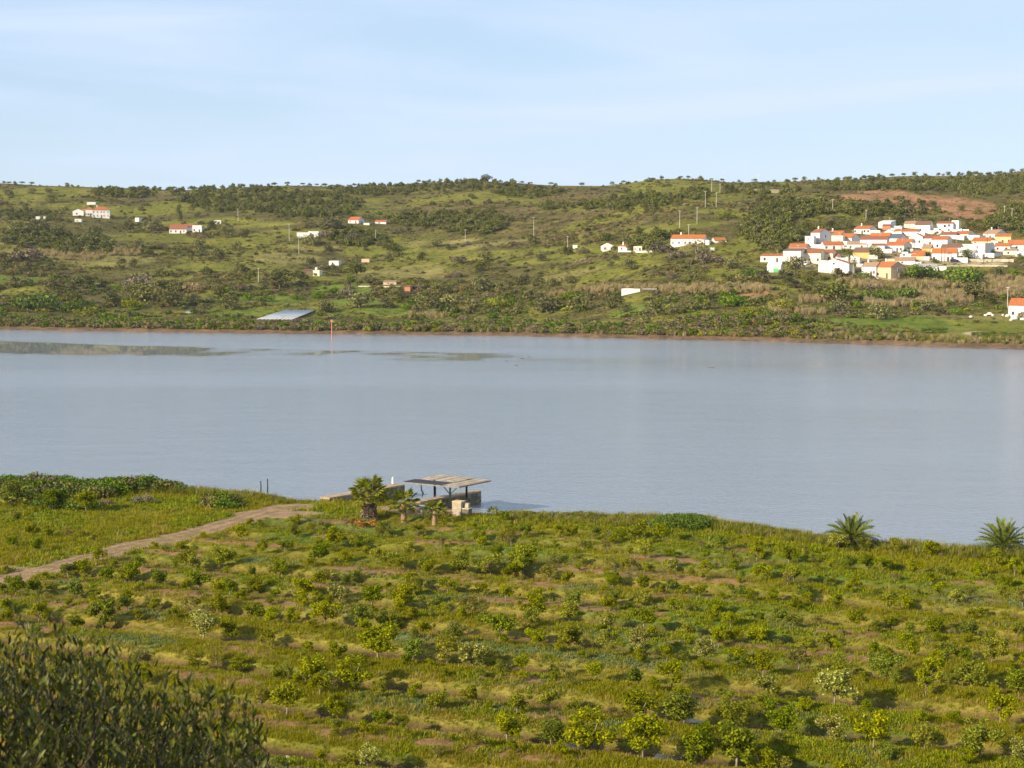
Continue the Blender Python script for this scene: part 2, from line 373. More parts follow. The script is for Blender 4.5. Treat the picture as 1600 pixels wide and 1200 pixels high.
def patch_w(x, y, kinds):
    r = np.zeros(len(x))
    for cx, cy, rx, ry, c in PW:
        if c in kinds: r = np.maximum(r, 1 - sstep(.75, 1.1, np.sqrt(((x - cx) / rx) ** 2 + ((y - cy) / ry) ** 2)))
    return r

gu = np.linspace(-.45, .45, 430); gD = np.concatenate([np.linspace(490, 640, 76), np.linspace(643, 1000, 90), np.linspace(1006, 1420, 70), np.linspace(1450, 2080, 16)])
GU, GD = np.meshgrid(gu, gD, indexing='ij'); gx = (GU * GD).ravel(); gy = GD.ravel(); gz = zfar(gx, gy)
gc = cover(gx, gy)
dsh = gy - np.interp(gx / gy, us, SH)
wm = (1 - sstep(7, 12, dsh + (fbm(gx, gy, 9, 95, 2) - .5) * 7))[:, None]; gc = gc * (1 - wm) + np.array(LC['mud'])[None] * wm * (.7 + .6 * fbm(gx, gy, 3, 97, 3))[:, None]
nu_, nd_ = GU.shape; ii = np.arange(nu_ * nd_).reshape(nu_, nd_)
Qf = np.stack([ii[:-1, :-1], ii[1:, :-1], ii[1:, 1:], ii[:-1, 1:]], -1).reshape(-1, 4)

def ground_mat(name, s1, s2, bump):
    m, t = new_mat(name); out = N(t, "ShaderNodeOutputMaterial"); b = N(t, "ShaderNodeBsdfPrincipled"); b.inputs['Roughness'].default_value = .95; b.inputs['Specular IOR Level'].default_value = .03
    at = N(t, "ShaderNodeAttribute", attribute_name="cover"); g = N(t, "ShaderNodeNewGeometry")
    n1 = N(t, "ShaderNodeTexNoise", Scale=s1, Detail=6., Roughness=.65); n2 = N(t, "ShaderNodeTexNoise", Scale=s2, Detail=4., Roughness=.6)
    for n in (n1, n2): t.links.new(g.outputs['Position'], n.inputs['Vector'])
    f = ramp(t, n1.outputs['Fac'], [(.3, (.55, .58, .5)), (.5, (1, 1, 1)), (.72, (1.45, 1.32, 1.1))])
    c = mixc(t, 1., at.outputs['Color'], f, 'MULTIPLY')
    f2 = ramp(t, n2.outputs['Fac'], [(.35, (.75, .78, .7)), (.65, (1.25, 1.2, 1.15))])
    c = mixc(t, 1., c, f2, 'MULTIPLY'); t.links.new(c, b.inputs['Base Color'])
    bp = N(t, "ShaderNodeBump", Strength=1., Distance=bump); t.links.new(n1.outputs['Fac'], bp.inputs['Height']); t.links.new(bp.outputs[0], b.inputs['Normal'])
    t.links.new(b.outputs[0], out.inputs[0]); return m
put('hills', mesh_np('hills', np.stack([gx, gy, gz], 1), Qf, ground_mat('hill_ground', .45, .07, .6), smooth=True, col=gc), kind='structure')

# ------------------------------------------------------------------ near side: orchard field, its bank and the slope below the viewpoint
NS_PX = [-400, 0, 100, 200, 300, 400, 450, 520, 620, 700, 750, 800, 900, 1000, 1100, 1200, 1290, 1400, 1500, 1600, 2200]
NS_PY = [748, 752, 754, 760, 766, 774, 780, 782, 783, 790, 797, 800, 803, 808, 812, 826, 840, 850, 858, 864, 905]
FZ = 1.6
NS_W = [gp(a, b, FZ) for a, b in zip(NS_PX, NS_PY)]; nsu = [p.x / p.y for p in NS_W]; nsd = [p.y for p in NS_W]
PATH = [gp(a, b, FZ) for a, b in [(-60, 925), (0, 912), (35, 899), (75, 889), (112, 880), (150, 870), (200, 856), (250, 844), (290, 836), (337, 823), (375, 812), (405, 803), (440, 794), (470, 792)]]
SPUR = [gp(a, b, FZ) for a, b in [(-60, 885), (0, 886), (30, 888), (60, 891)]]
def dist_poly(x, y, P):
    d = np.full(np.shape(x), 1e9)
    for a, b in zip(P[:-1], P[1:]):
        vx, vy = b.x - a.x, b.y - a.y; t = np.clip(((x - a.x) * vx + (y - a.y) * vy) / (vx * vx + vy * vy), 0, 1)
        d = np.minimum(d, np.hypot(x - a.x - t * vx, y - a.y - t * vy))
    return d
RA = .3665; RN = (math.sin(RA), math.cos(RA)); DITCH0, DITCHP = 99.0, 7.68
def row_phase(x, y):
    s = x * RN[0] + y * RN[1] + (fbm(x, y, 25, 3, 2) - .5) * 1.2
    return (s - DITCH0) / DITCHP
BARE = [(gp(430, 803, FZ), 5.5, 3.), (gp(690, 797, FZ), 7.5, 4.), (gp(640, 795, FZ), 5, 2.6), (gp(755, 800, FZ), 4, 1.8)]
def orchard_w(x, y):
    d = np.interp(x / y, nsu, nsd) - y
    edge = gp(440, 800, FZ); left = (x < -10) & (y > 150 + (x + 60) * .75)
    w = sstep(8, 16, d); pl = dist_poly(x, y, PATH)
    beyond = np.interp(x, [p.x for p in PATH], [p.y for p in PATH]) < y
    w = np.where((x < PATH[-1].x) & beyond, 0.15 * w, w)
    return w * sstep(1.5, 4, pl)
def near_masks(x, y):
    ph = row_phase(x, y); fr = ph - np.round(ph); dd = np.abs(fr) * DITCHP        # metres from the ditch line
    w = orchard_w(x, y)
    ditch = (1 - sstep(.85, 1.35 + .5 * fbm(x, y, 6, 71, 2), dd)) * w * sstep(.2, .4, fbm(x, y, 14, 81, 3))
    rowd = DITCHP / 2 - dd
    n = fbm(x, y, 7, 13, 4)
    soil = (1 - sstep(.5, 2.0, rowd)) * w * sstep(.43, .60, n) * .95
    soil = np.maximum(soil, .8 * (1 - sstep(0., .5, np.abs(dd - .8))) * w * sstep(.5, .6, fbm(x, y, 18, 29, 3)))
    pth = 1 - sstep(1.3, 2.1, np.minimum(dist_poly(x, y, PATH) - .3, dist_poly(x, y, SPUR) + .7) + (fbm(x, y, 2.5, 15, 3) - .5) * 1.4)
    for c, rx, ry in BARE: pth = np.maximum(pth, 1 - sstep(.75, 1.1, np.hypot((x - c.x) / rx, (y - c.y) / ry) + (fbm(x, y, 3, 17, 3) - .5) * .8))
    return ditch, soil, pth, w, dd, rowd
def znear(x, y):
    x = np.asarray(x, float); y = np.asarray(y, float)
    ditch, soil, pth, w, dd, rowd = near_masks(x, y)
    z = FZ + (.30 * np.cos(np.pi * np.clip(rowd / 3, 0, 1)) - .05) * w * .5 - ditch * .6 + (fbm(x, y, 1.6, 7, 3) - .5) * .22 * (1 - pth) + (fbm(x, y, 14, 9, 2) - .5) * .3
    d = np.interp(x / np.maximum(y, 1), nsu, nsd) - y + (fbm(x, y, 6, 19, 3) - .5) * 1.6
    z = np.where(d < 2, z * sstep(-3.2, 1.2, d) - 1.5 * (1 - sstep(-3.2, 1.2, d)), z)
    hill = np.interp(y, [-60, -5, 3, 20, 82, 92], [38, 31.6, 30.6, 24.5, 2.0, FZ])
    return np.where(y < 92, hill + (z - FZ) * sstep(60, 92, y) + (fbm(x, y, 5, 77, 3) - .5) * .5 * (1 - sstep(60, 90, y)), z)
NC = dict(grass=(.165, .17, .022), lush=(.075, .12, .018), straw=(.27, .22, .045), soil=(.235, .13, .07), ditch=(.07, .042, .024), path=(.29, .195, .12), blue=(.12, .15, .06))
def near_cover(x, y):
    ditch, soil, pth, w, dd, rowd = near_masks(x, y)
    n1 = fbm(x, y, 11, 41, 4); n2 = fbm(x, y, 3.5, 43, 3); n3 = fbm(x, y, 8, 47, 3); A = lambda k: np.array(NC[k])[None]
    def mixm(b, c, m): m = m[:, None]; return b * (1 - m) + A(c) * m
    b = A('grass') * (.8 + .4 * n2[:, None])
    b = mixm(b, 'lush', sstep(.46, .62, n1) * .75)
    b = mixm(b, 'blue', sstep(.52, .66, n3) * (1 - sstep(1.0, 2.6, rowd)) * w * .8)
    straw = (1 - sstep(.6, 1.7, np.abs(dd - 1.2))) * w * sstep(.45, .62, fbm(x, y, 16, 53, 3)); b = mixm(b, 'straw', straw * .55)
    b = mixm(b, 'straw', sstep(.6, .75, fbm(x, y, 6, 57, 3)) * .35)
    b = mixm(b, 'soil', soil); b = mixm(b, 'ditch', ditch); b = mixm(b, 'path', pth)
    dp_ = dist_poly(x, y, PATH); b = mixm(b, 'grass', pth * (1 - sstep(.1, .4, dp_)) * sstep(.45, .65, fbm(x, y, 4, 201, 3)) * .7); b = b * (1 - (.25 * pth * (1 - sstep(.1, .35, np.abs(dp_ - .8))))[:, None])
    d = np.interp(x / np.maximum(y, 1), nsu, nsd) - y
    b = mixm(b, 'ditch', 1 - sstep(-2.5, .5, d))
    return b, soil, ditch, pth, straw
xs = np.arange(-105, 110, .42); ys = np.concatenate([np.arange(-60, 84, 6.), np.arange(84, 236, .42)])
GX, GY = np.meshgrid(xs, ys, indexing='ij'); x = GX.ravel(); y = GY.ravel()
z = znear(x, y); nc, *_ = near_cover(x, y)
a_, b_ = GX.shape; ii = np.arange(a_ * b_).reshape(a_, b_)
Qn = np.stack([ii[:-1, :-1], ii[1:, :-1], ii[1:, 1:], ii[:-1, 1:]], -1).reshape(-1, 4)
use = (z[Qn].max(1) > -1.2) & (np.abs(x[Qn].mean(1)) < 38 + .36 * np.maximum(y[Qn].mean(1), 0)); Qn = Qn[use]
keep = np.unique(Qn); rm = np.zeros(len(x), int); rm[keep] = np.arange(len(keep))
put('orchard_ground', mesh_np('orchard_ground', np.stack([x, y, z], 1)[keep], rm[Qn], ground_mat('field_ground', 5., .9, .08), smooth=True, col=nc[keep]), kind='structure')

# ------------------------------------------------------------------ river
m, t = new_mat('river_water'); out = N(t, "ShaderNodeOutputMaterial"); b = N(t, "ShaderNodeBsdfPrincipled")
b.inputs['Base Color'].default_value = (.235, .265, .295, 1); b.inputs['IOR'].default_value = 1.8; b.inputs['Specular IOR Level'].default_value = .5
g = N(t, "ShaderNodeNewGeometry"); at = N(t, "ShaderNodeAttribute", attribute_name="v")
mp = N(t, "ShaderNodeMapping"); mp.inputs['Scale'].default_value = (.55, 1.25, 1); mp.inputs['Rotation'].default_value = (0, 0, .3); t.links.new(g.outputs['Position'], mp.inputs[0])
n1 = N(t, "ShaderNodeTexNoise", Scale=1.6, Detail=4., Roughness=.6, Distortion=.4); t.links.new(mp.outputs[0], n1.inputs['Vector'])
n2 = N(t, "ShaderNodeTexNoise", Scale=.12, Detail=2.); t.links.new(mp.outputs[0], n2.inputs['Vector'])
h = math_n(t, 'ADD', n1.outputs['Fac'], math_n(t, 'MULTIPLY', n2.outputs['Fac'], .8))
bp = N(t, "ShaderNodeBump", Distance=.15); t.links.new(h, bp.inputs['Height']); t.links.new(at.outputs['Fac'], bp.inputs['Strength']); t.links.new(bp.outputs[0], b.inputs['Normal'])
t.links.new(math_n(t, 'ADD', math_n(t, 'MULTIPLY', at.outputs['Fac'], .12), .012), b.inputs['Roughness'])
t.links.new(b.outputs[0], out.inputs[0]); M['water'] = m
wx = np.linspace(-620, 620, 249); wy = np.concatenate([np.linspace(60, 430, 75), np.linspace(433, 720, 140)])
WX, WY = np.meshgrid(wx, wy, indexing='ij'); X = WX.ravel(); Y = WY.ravel(); U = X / Y; pxw = 800 + F * U
off = np.interp(U, us, SH) - Y                                   # metres from the far shore
far_edge = np.interp(pxw, [-300, 0, 300, 750, 1200], [78, 82, 90, 98, 80]) + 8 * (fbm(pxw / 90., pxw * 0, 1, 3, 3) - .5); near_edge = np.interp(pxw, [-300, 0, 300, 560, 620, 760, 1200], [150, 148, 138, 114, 140, 140, 108]) + 14 * (fbm(pxw / 25., pxw * 0, 1, 5, 3) - .5)
calm = sstep(far_edge - 6, far_edge, off) * (1 - sstep(near_edge - 10, near_edge + 8, off))
pass
calm *= np.interp(pxw, [-200, 250, 420, 760, 900, 1100, 1600], [1, 1, 1, .95, .6, .4, .3]) * np.where(pxw < 330, 1, .25 + .75 * sstep(.38, .58, fbm(pxw / 60., Y / 12., 1, 8, 3))) 
smear = .35 * sstep(700, 1200, pxw) * sstep(260, 60, off) if False else .35 * sstep(700, 1200, pxw) * (1 - sstep(60, 230, off))
rip = np.clip(1 - np.maximum(np.clip(calm, 0, 1) * .999, smear), .004, 1)
rip *= .45 + .5 * fbm(X * .4, Y, 30, 99, 3) + .7 * sstep(.3, .7, fbm(X * .25, Y, 55, 120, 4))
ii = np.arange(len(X)).reshape(WX.shape); Qw = np.stack([ii[:-1, :-1], ii[1:, :-1], ii[1:, 1:], ii[:-1, 1:]], -1).reshape(-1, 4)
Q = Qw[(np.abs(X[Qw].mean(1)) < 60 + .45 * Y[Qw].mean(1)) & (Y[Qw].min(1) > 150 )]
k_ = np.unique(Q); rm = np.zeros(len(X), int); rm[k_] = np.arange(len(k_))
put('river', mesh_np('river', np.stack([X, Y, X * 0], 1)[k_], rm[Q], M['water'], v=rip[k_]), kind='structure')
# standing water in two ditches of the orchard
m, t = new_mat('ditch_water'); out = N(t, "ShaderNodeOutputMaterial"); b = N(t, "ShaderNodeBsdfPrincipled"); b.inputs['Base Color'].default_value = (.05, .045, .03, 1); b.inputs['Roughness'].default_value = .25
t.links.new(b.outputs[0], out.inputs[0])
for (sd, xa, xb) in ((99.0, 11.5, 13.2), (99.0, 20.5, 22), (91.3, 3, 4.5), (91.3, 9, 10.5)):
    mb = MB(); n = 9; vs = []; fs = []
    for i in range(n + 1):
        xx = xa + (xb - xa) * i / n; yy = (sd - xx * RN[0]) / RN[1]
        for q in range(3): 
            pass
        # follow the wandering ditch line
        for it in range(6):
            p = float(row_phase(np.array([xx]), np.array([yy]))[0]); yy -= (p - round((sd - DITCH0) / DITCHP)) * DITCHP * .9
        wdt = .25 + .25 * random.random(); vs += [(xx - RN[0] * wdt, yy - RN[1] * wdt, FZ - .40), (xx + RN[0] * wdt, yy + RN[1] * wdt, FZ - .40)]
    fs = [(2 * i, 2 * i + 2, 2 * i + 3, 2 * i + 1) for i in range(n)]
    put('ditch_water', mb.add(vs, fs).mesh('ditch_water', m), kind='structure')
# ------------------------------------------------------------------ buildings: front left px, front right px, base py, eave py, ridge py, roof form, turn, depth m, wall, roof, windows, label
# roof forms: g ridge along the front, f gable to the front, t flat, s lean-to falling to the front, h hipped
BUILDINGS = [
 (1189,1222,410,400.5,397.5,'s',-8,7,'white','orange',2,'long white house with low orange roof at the western end of the village'),
 (1199,1219,426,417,411,'g',-10,6,'white','pale',0,'small white shed with bright green door below the western village end','green'),
 (1233,1259,396,387,381.5,'g',-12,7,'white','orange',1,'low house with wide bright orange roof behind the white tower house'),
 (1224,1250,413,393,389.5,'s',-15,8,'white','brown',4,'tall white house with grey awning at the bottom western corner'),
 (1258,1271,388,371,371,'t',-10,7,'white','pale',2,'narrow white flat-topped block attached to the tower house'),
 (1267,1280,384,364.5,359,'g',-42,8,'white','rust',2,'white tower house with rust gable and dark balcony doorway','chim'),
 (1249,1281,411,396,390,'g',-16,7,'cream','rust',3,'long pale house with rust roof and yellow upper wall band'),
 (1279,1300,408,396,391,'g',-20,6,'cream','rust',2,'cream-yellow walled house just west of the tall date palm'),
 (1297,1308,408,401,397,'g',-20,5,'white','orange',0,'tiny white outbuilding with bright orange roof near the date palm'),
 (1280,1325,428,413,405.5,'f',-12,9,'white','orange',2,'large white barn-like house with broad gable facing the meadow','arch'),
 (1311,1324,427,421,419,'t',-8,4,'white','pale',0,'low white porch wall beside the broad-gabled barn house'),
 (1318,1342,417,404,400.5,'f',-8,7,'white','pale',2,'white gabled house directly behind the two date palms'),
 (1333,1357,404,394.5,387.5,'g',-18,8,'ochre','brown',0,'ochre-walled house under a large brown tiled roof'),
 (1368,1391,434,418,410,'g',-42,9,'peach','orange',2,'peach-walled house with white window gable at the village foot','gw chim'),
 (1347,1368,431,417,411,'g',-22,7,'white','tan',4,'white house with several dark windows beside the diagonal street','chim'),
 (1291,1313,378,369,361.5,'g',-22,8,'white','orange',1,'house with long orange and brown roof behind the tower house','chim'),
 (1313,1330,381,372,365.5,'g',-28,9,'white','orange',1,'orange-roofed house with plain grey-beige gable end','gg'),
 (1335,1358,366,358,353.5,'g',-25,9,'white','orange',5,'top house with five dark windows in a row and white chimney','chim'),
 (1293,1316,383,370,369,'t',-12,6,'cream','pale',2,'cream flat-roofed house below the long orange and brown roof'),
 (1288,1318,391,383,378,'g',14,7,'white','orange',3,'white house with orange roof sloping down eastwards in mid village'),
 (1324,1353,390,382,378,'g',-6,6,'white','tan',2,'white house with thin tan roof in the middle row'),
 (1345,1384,390,375,370,'g',-8,9,'white','rust',3,'very long white-walled house with short rust roof in mid village'),
 (1383,1411,394,384,378.5,'g',-25,9,'white','orange',4,'wide white house with orange roof and tan gable above the trees'),
 (1359,1388,378,371.5,364.5,'g',-14,8,'white','deep_orange',1,'house with deep orange roof left of the solar roof','chim'),
 (1387,1404,379,372.5,366,'g',-30,8,'white','slate',0,'white house with dark slate-grey solar panel roof'),
 (1398,1432,368,362,358.5,'g',-10,8,'white','orange',1,'long low house with narrow orange roof above the solar roof','chim'),
 (1380,1398,367,364,359,'f',-8,8,'white','pale',0,'white blank gable peeking over the orange roofs'),
 (1373,1391,357,348,345,'s',-22,7,'white','pale',2,'white house with shaded veranda standing highest beside the pines'),
 (1379,1391,360,353,351,'s',-5,4,'brick','rust',0,'small brick-red lean-to under the highest veranda house'),
 (1413,1432,358,350,346,'g',-10,7,'cream','tan',1,'cream house with tan roof in the top row'),
 (1430,1452,364,352,346.5,'g',-14,8,'white','brown',1,'white house under a dark brown hipped roof in the top row'),
 (1464,1488,364,350,347,'g',-8,8,'white','rust',3,'big white two-storey house with rust roof edge on the crest','round'),
 (1487,1497,364,346.5,346.5,'t',-8,8,'white','pale',0,'white square stair tower joined to the big crest house'),
 (1450,1466,365,358,358,'t',-6,6,'white','pale',1,'low white annex west of the big crest house'),
 (1421,1441,382,371,365.5,'f',-8,10,'white','orange',2,'white gable-fronted house with small dark window in the centre'),
 (1440,1457,384,373,369,'g',-20,8,'white','rust',2,'white house with rust roof just east of the central gable'),
 (1456,1479,389,375,370,'g',-14,9,'white','orange',1,'large blank white-walled house with small orange roof'),
 (1457,1493,408.5,396,389,'g',-5,8,'white','deep_orange',4,'long white house with orange roof beside the parked dark car'),
 (1491,1512,373,366,361.5,'g',-25,9,'white','orange',3,'white house with orange roof and white gable on the upper east side','chim'),
 (1470,1492,373,367,363,'g',-10,8,'white','rust',1,'low reddish-roofed house under the big crest house'),
 (1519,1546,382,377,371.5,'g',-18,9,'yellow','orange',2,'house with bright orange roof and yellow side wall'),
 (1537,1557,374,365.5,359.5,'g',-30,10,'white','tan',3,'tan-roofed white house with long gable at the upper east end','chim'),
 (1555,1578,381,370,366,'g',-8,7,'yellow','orange',3,'bright yellow house with two dark windows'),
 (1575,1602,391,383,375.5,'g',-14,8,'white','orange',3,'white house with big sloping orange roof at the eastern end'),
 (1555,1577,393,385,380.5,'g',-6,6,'white','orange',2,'low white house with orange roof below the bright yellow house'),
 (1520,1538,401,382,382,'t',-25,10,'grey_wall','pale',2,'tall grey-white flat-roofed house with weathered east side'),  # the same grey-white plaster on every wall
 (1503,1521,394,383,383,'t',-5,7,'cream','pale',1,'low cream flat-roofed wall house by the grey-white block'),
 (1471,1499,393,387,381.5,'g',-12,8,'white','brown',1,'house with long dark brown roof behind the parked car'),
 (1499,1522,402,395,391,'g',-14,6,'white','grey',1,'white shed with corrugated grey roof by the east lane'),
 (1399,1428,413.5,407.5,402.5,'g',-6,7,'white','tan',1,'long white outbuilding with tan roof above the peach-walled house','chim'),
 (1437,1464,422,417,413,'g',10,6,'white','grey',0,'isolated white shed with grey roof above the bright bush'),
 (1424,1442,405,400,392.5,'s',-10,6,'peach','deep_orange',0,'bright orange lean-to roof behind the dark utility pole'),
 (1441,1454,394,388,382.5,'g',-10,7,'ochre','tan',0,'small ochre house between white walls'),
 (1568,1588,399,392,390,'s',-8,6,'cream','tan',1,'low cream house with tan roof at the lane end'),
 (1587,1604,401,396,390.5,'f',-8,6,'white','pale',0,'small white gabled house at the eastern frame end of the village'),
 (1400,1424,385,378.5,374,'g',-14,7,'white','deep_orange',1,'house with overlapping orange roof just under the solar roof'),
 (1359,1385,387,374,374,'t',-6,7,'white','pale',2,'white flat-roofed terrace house left of centre'),
 (1362,1381,395,384,381.5,'g',-6,5,'white','rust',1,'white house with thin rust roof strip above the olive trees'),
 (1409,1418,402.5,395,395,'t',-8,3,'white','pale',1,'tiny white cube hut among the olive trees'),
 (1384,1397,411,406,404,'t',-20,5,'peach','pale',0,'flat peach annex adjoining the tan-roofed outbuilding'),
 (1577,1612,496,478,468,'g',-12,9,'white','orange',2,'white riverside house with orange roof and small window'),
 (145,171,340.5,328.5,323,'h',-4,10,'white','orange',10,'two-storey white farmhouse with red-orange roof on the hill','two chim'),
 (134,145,338,327.5,324,'h',-4,9,'white','orange',4,'white wing joined to the two-storey hill farmhouse'),
 (114,130,337,330.5,327,'f',-8,8,'white','pale',1,'white gabled outbuilding west of the hill farmhouse'),
 (128,135,336,331,327,'g',-8,6,'cream','orange',1,'small orange-roofed link building by the hill farmhouse'),
 (136,149,320,316.5,316.5,'t',-8,6,'white','pale',0,'long low white tank building above the hill farmhouse'),
 (56,62,343,339,339,'t',-8,5,'white','pale',0,'tiny white hut at the far west of the slope'),
 (68,71,343,339,339,'t',-8,3,'white','pale',0,'narrow white pump hut beside the tiny western hut'),
 (117,127,347,343,343,'t',-10,5,'white','pale',1,'small white shed half hidden below the hill farmhouse'),
 (211,217,346.5,341,341,'t',-35,8,'white','grey',0,'white-fronted grey shed east of the hill farmhouse'),
 (265,291,365,358,351,'g',-10,9,'white','rust',4,'low white farmhouse with rust-red veranda roof'),
 (286,302,362,355,350.5,'g',-12,8,'white','rust',1,'white rear house with second rust-red roof'),
 (301,315,363,353,352,'t',-14,7,'white','pale',2,'white flat-roofed annex beside the rust-red roofs'),
 (334,345,350,345,345,'t',-8,5,'white','pale',2,'small pinkish-white box hut on the green slope'),
 (464,484,372,364,364,'t',-6,8,'white','pale',0,'long white roofless ruin on the slope'),
 (482,498,372,362.5,361,'t',-16,8,'white','pale',0,'taller white end of the hillside ruin'),
 (544,560,349,344,339,'g',-28,9,'white','orange',2,'small white hill house with pale orange roof'),
 (568,577,352,349,349,'t',-8,5,'white','pale',0,'low white shed by the small hill house'),
 (586,603,350,346.5,344,'g',-10,7,'white','orange',1,'second small hill house with faded orange roof'),
 (514,529,415,408.5,407,'t',-16,6,'white','grey',1,'white and grey square hut on the middle slope'),
 (565,577,410,405.5,404.5,'t',-8,5,'peach','tan',0,'small tan stone hut on the middle slope'),
 (489,499,431.5,423.5,423,'t',-20,5,'cream','tan',0,'cream concrete water hut with round white tank'),
 (473,488,429,423,421.5,'s',-5,5,'brown_wall','brown',0,'dark open shed joined to the cream water hut'),
 (599,619,445,440.5,439,'s',-5,6,'peach','tan',1,'long pinkish shed on the green meadow'),
 (632,641,455,448,447,'s',-15,6,'brick','rust',0,'small rust-red brick shed near the thicket'),
 (942,960,392,385,380.5,'f',8,8,'white','pale',2,'white house with dark open porch beside the hill track'),
 (966,980,393,385,382,'s',-25,7,'white','orange',1,'white house with short orange roof beside the hill track','chim'),
 (990,1003,393,386,386,'t',-10,6,'cream','pale',2,'cream garden wall building behind hillside trees'),
 (1048,1100,384,373,367,'g',-10,11,'white','deep_orange',6,'long farmhouse with bright orange roof above the leafless tree','chim'),
 (1102,1108,384,376,376,'t',-10,5,'white','pale',0,'tiny white annex at the end of the long farmhouse'),
 (1117,1135,380,376,371.5,'g',14,8,'white','orange',1,'small white house with orange roof east of the long farmhouse'),
 (895,902,388,384,384,'t',-10,4,'white','pale',0,'tiny white hut on the grass west of the track'),
 (971,1000,459.5,452.5,452.5,'t',-4,5,'white','pale',0,'low white shed in front of the reed belt'),
 (1109,1116,392,388,388,'t',-10,4,'cream','pale',0,'tiny cream wall hut in the trees below the long farmhouse'),
]
# ------------------------------------------------------------------ stuff: scattered by geometry nodes over points with real positions
def scatter(name, P, rot, scl, idx, protos, kind='stuff', **pr):
    me = bpy.data.meshes.new(name); me.vertices.add(len(P)); me.vertices.foreach_set("co", np.asarray(P, np.float32).ravel())
    a = me.attributes.new("rot", 'FLOAT_VECTOR', 'POINT'); a.data.foreach_set("vector", np.asarray(rot, np.float32).ravel())
    a = me.attributes.new("scl", 'FLOAT_VECTOR', 'POINT'); a.data.foreach_set("vector", np.asarray(scl, np.float32).ravel())
    a = me.attributes.new("idx", 'INT', 'POINT'); a.data.foreach_set("value", np.asarray(idx, np.int32))
    o = put(name, me, kind=kind, **pr)
    pc = bpy.data.collections.new(name + "_sources")
    for i, pm in enumerate(protos): pc.objects.link(bpy.data.objects.new("%s_source_%02d" % (name, i), pm))
    g = bpy.data.node_groups.new(name, 'GeometryNodeTree')
    g.interface.new_socket('Geometry', in_out='INPUT', socket_type='NodeSocketGeometry'); g.interface.new_socket('Geometry', in_out='OUTPUT', socket_type='NodeSocketGeometry')
    gi = g.nodes.new('NodeGroupInput'); go = g.nodes.new('NodeGroupOutput'); ip = g.nodes.new('GeometryNodeInstanceOnPoints'); ci = g.nodes.new('GeometryNodeCollectionInfo')
    ci.inputs['Collection'].default_value = pc; ci.inputs['Separate Children'].default_value = True; ci.inputs['Reset Children'].default_value = True
    def na(nm, typ):
        n = g.nodes.new('GeometryNodeInputNamedAttribute'); n.data_type = typ; n.inputs['Name'].default_value = nm; return n.outputs['Attribute']
    ip.inputs['Pick Instance'].default_value = True
    g.links.new(gi.outputs[0], ip.inputs['Points']); g.links.new(ci.outputs[0], ip.inputs['Instance'])
    g.links.new(na('idx', 'INT'), ip.inputs['Instance Index']); g.links.new(na('rot', 'FLOAT_VECTOR'), ip.inputs['Rotation']); g.links.new(na('scl', 'FLOAT_VECTOR'), ip.inputs['Scale'])
    g.links.new(ip.outputs[0], go.inputs[0])
    md = o.modifiers.new("scatter", 'NODES'); md.node_group = g
    return o
def zrot(n): r = np.zeros((n, 3)); r[:, 2] = rng.random(n) * 6.283; r[:, 0] = rng.normal(size=n) * .08; return r

def tuft_mesh(name, mat, n, h, spread, lean, w, rg):
    V = []; v = []
    a = rg.random(n) * 6.283; r = rg.random(n) ** .5 * spread; bx = np.cos(a) * r; by = np.sin(a) * r
    la = rg.random(n) * 6.283; L = h * rg.uniform(.5, 1.15, n); ln = lean * rg.random(n) * L; wd = w * rg.uniform(.6, 1.3, n)
    pa = la + 1.57
    for i in range(n):
        wx, wy = math.cos(pa[i]) * wd[i] / 2, math.sin(pa[i]) * wd[i] / 2
        tx, ty = bx[i] + math.cos(la[i]) * ln[i], by[i] + math.sin(la[i]) * ln[i]
        V += [(bx[i] - wx, by[i] - wy, -.05), (bx[i] + wx, by[i] + wy, -.05), (tx + wx * .35, ty + wy * .35, L[i]), (tx - wx * .35, ty - wy * .35, L[i])]
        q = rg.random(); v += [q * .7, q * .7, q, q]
    return mesh_np(name, V, np.arange(4 * n).reshape(-1, 4), mat, v)

rg = np.random.default_rng(3)
MT = {}
MT['g'] = foliage('meadow_grass', (.135, .145, .013), (.31, .30, .038), .16, .3)
MT['l'] = foliage('lush_weed', (.095, .13, .013), (.25, .285, .035), .2, .25)
MT['s'] = foliage('straw_grass', (.19, .165, .035), (.38, .31, .09), .2, .2)
MT['b'] = foliage('blue_green_weed', (.09, .12, .04), (.2, .24, .09), .2, .2)
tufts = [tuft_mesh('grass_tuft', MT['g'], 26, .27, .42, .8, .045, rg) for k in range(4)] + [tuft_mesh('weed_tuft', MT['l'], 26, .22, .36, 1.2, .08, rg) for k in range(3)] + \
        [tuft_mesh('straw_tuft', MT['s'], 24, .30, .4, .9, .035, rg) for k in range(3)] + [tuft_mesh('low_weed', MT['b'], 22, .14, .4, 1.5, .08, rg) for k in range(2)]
NTF = 95000
tpx = rng.uniform(-60, 1660, NTF); tD = 1 / rng.uniform(1 / 232., 1 / 88., NTF) ** 1.0
tx = (tpx - 800) / F * tD; ty = tD
dsh_n = np.interp(tx / ty, nsu, nsd) - ty
_, soil, ditch, pth, straw = near_cover(tx, ty)
ok = (dsh_n > .3) & (rng.random(NTF) > np.clip(soil * .85 + ditch * 1.0 + pth * 1.1, 0, 1)); tx, ty, straw, dsh_n = tx[ok], ty[ok], straw[ok], dsh_n[ok]
n1 = fbm(tx, ty, 11, 41, 4); n3 = fbm(tx, ty, 8, 47, 3); _, _, _, wq, _, rowd = near_masks(tx, ty)
r = rng.random(len(tx)); kindt = np.where(r < sstep(.45, .62, n1) * .75, 4 + (r * 1e4 % 3).astype(int), (r * 1e4 % 4).astype(int))
kindt = np.where(rng.random(len(tx)) < sstep(.52, .66, n3) * (1 - sstep(1, 2.6, rowd)) * wq * .8, 10 + (r * 1e5 % 2).astype(int), kindt)
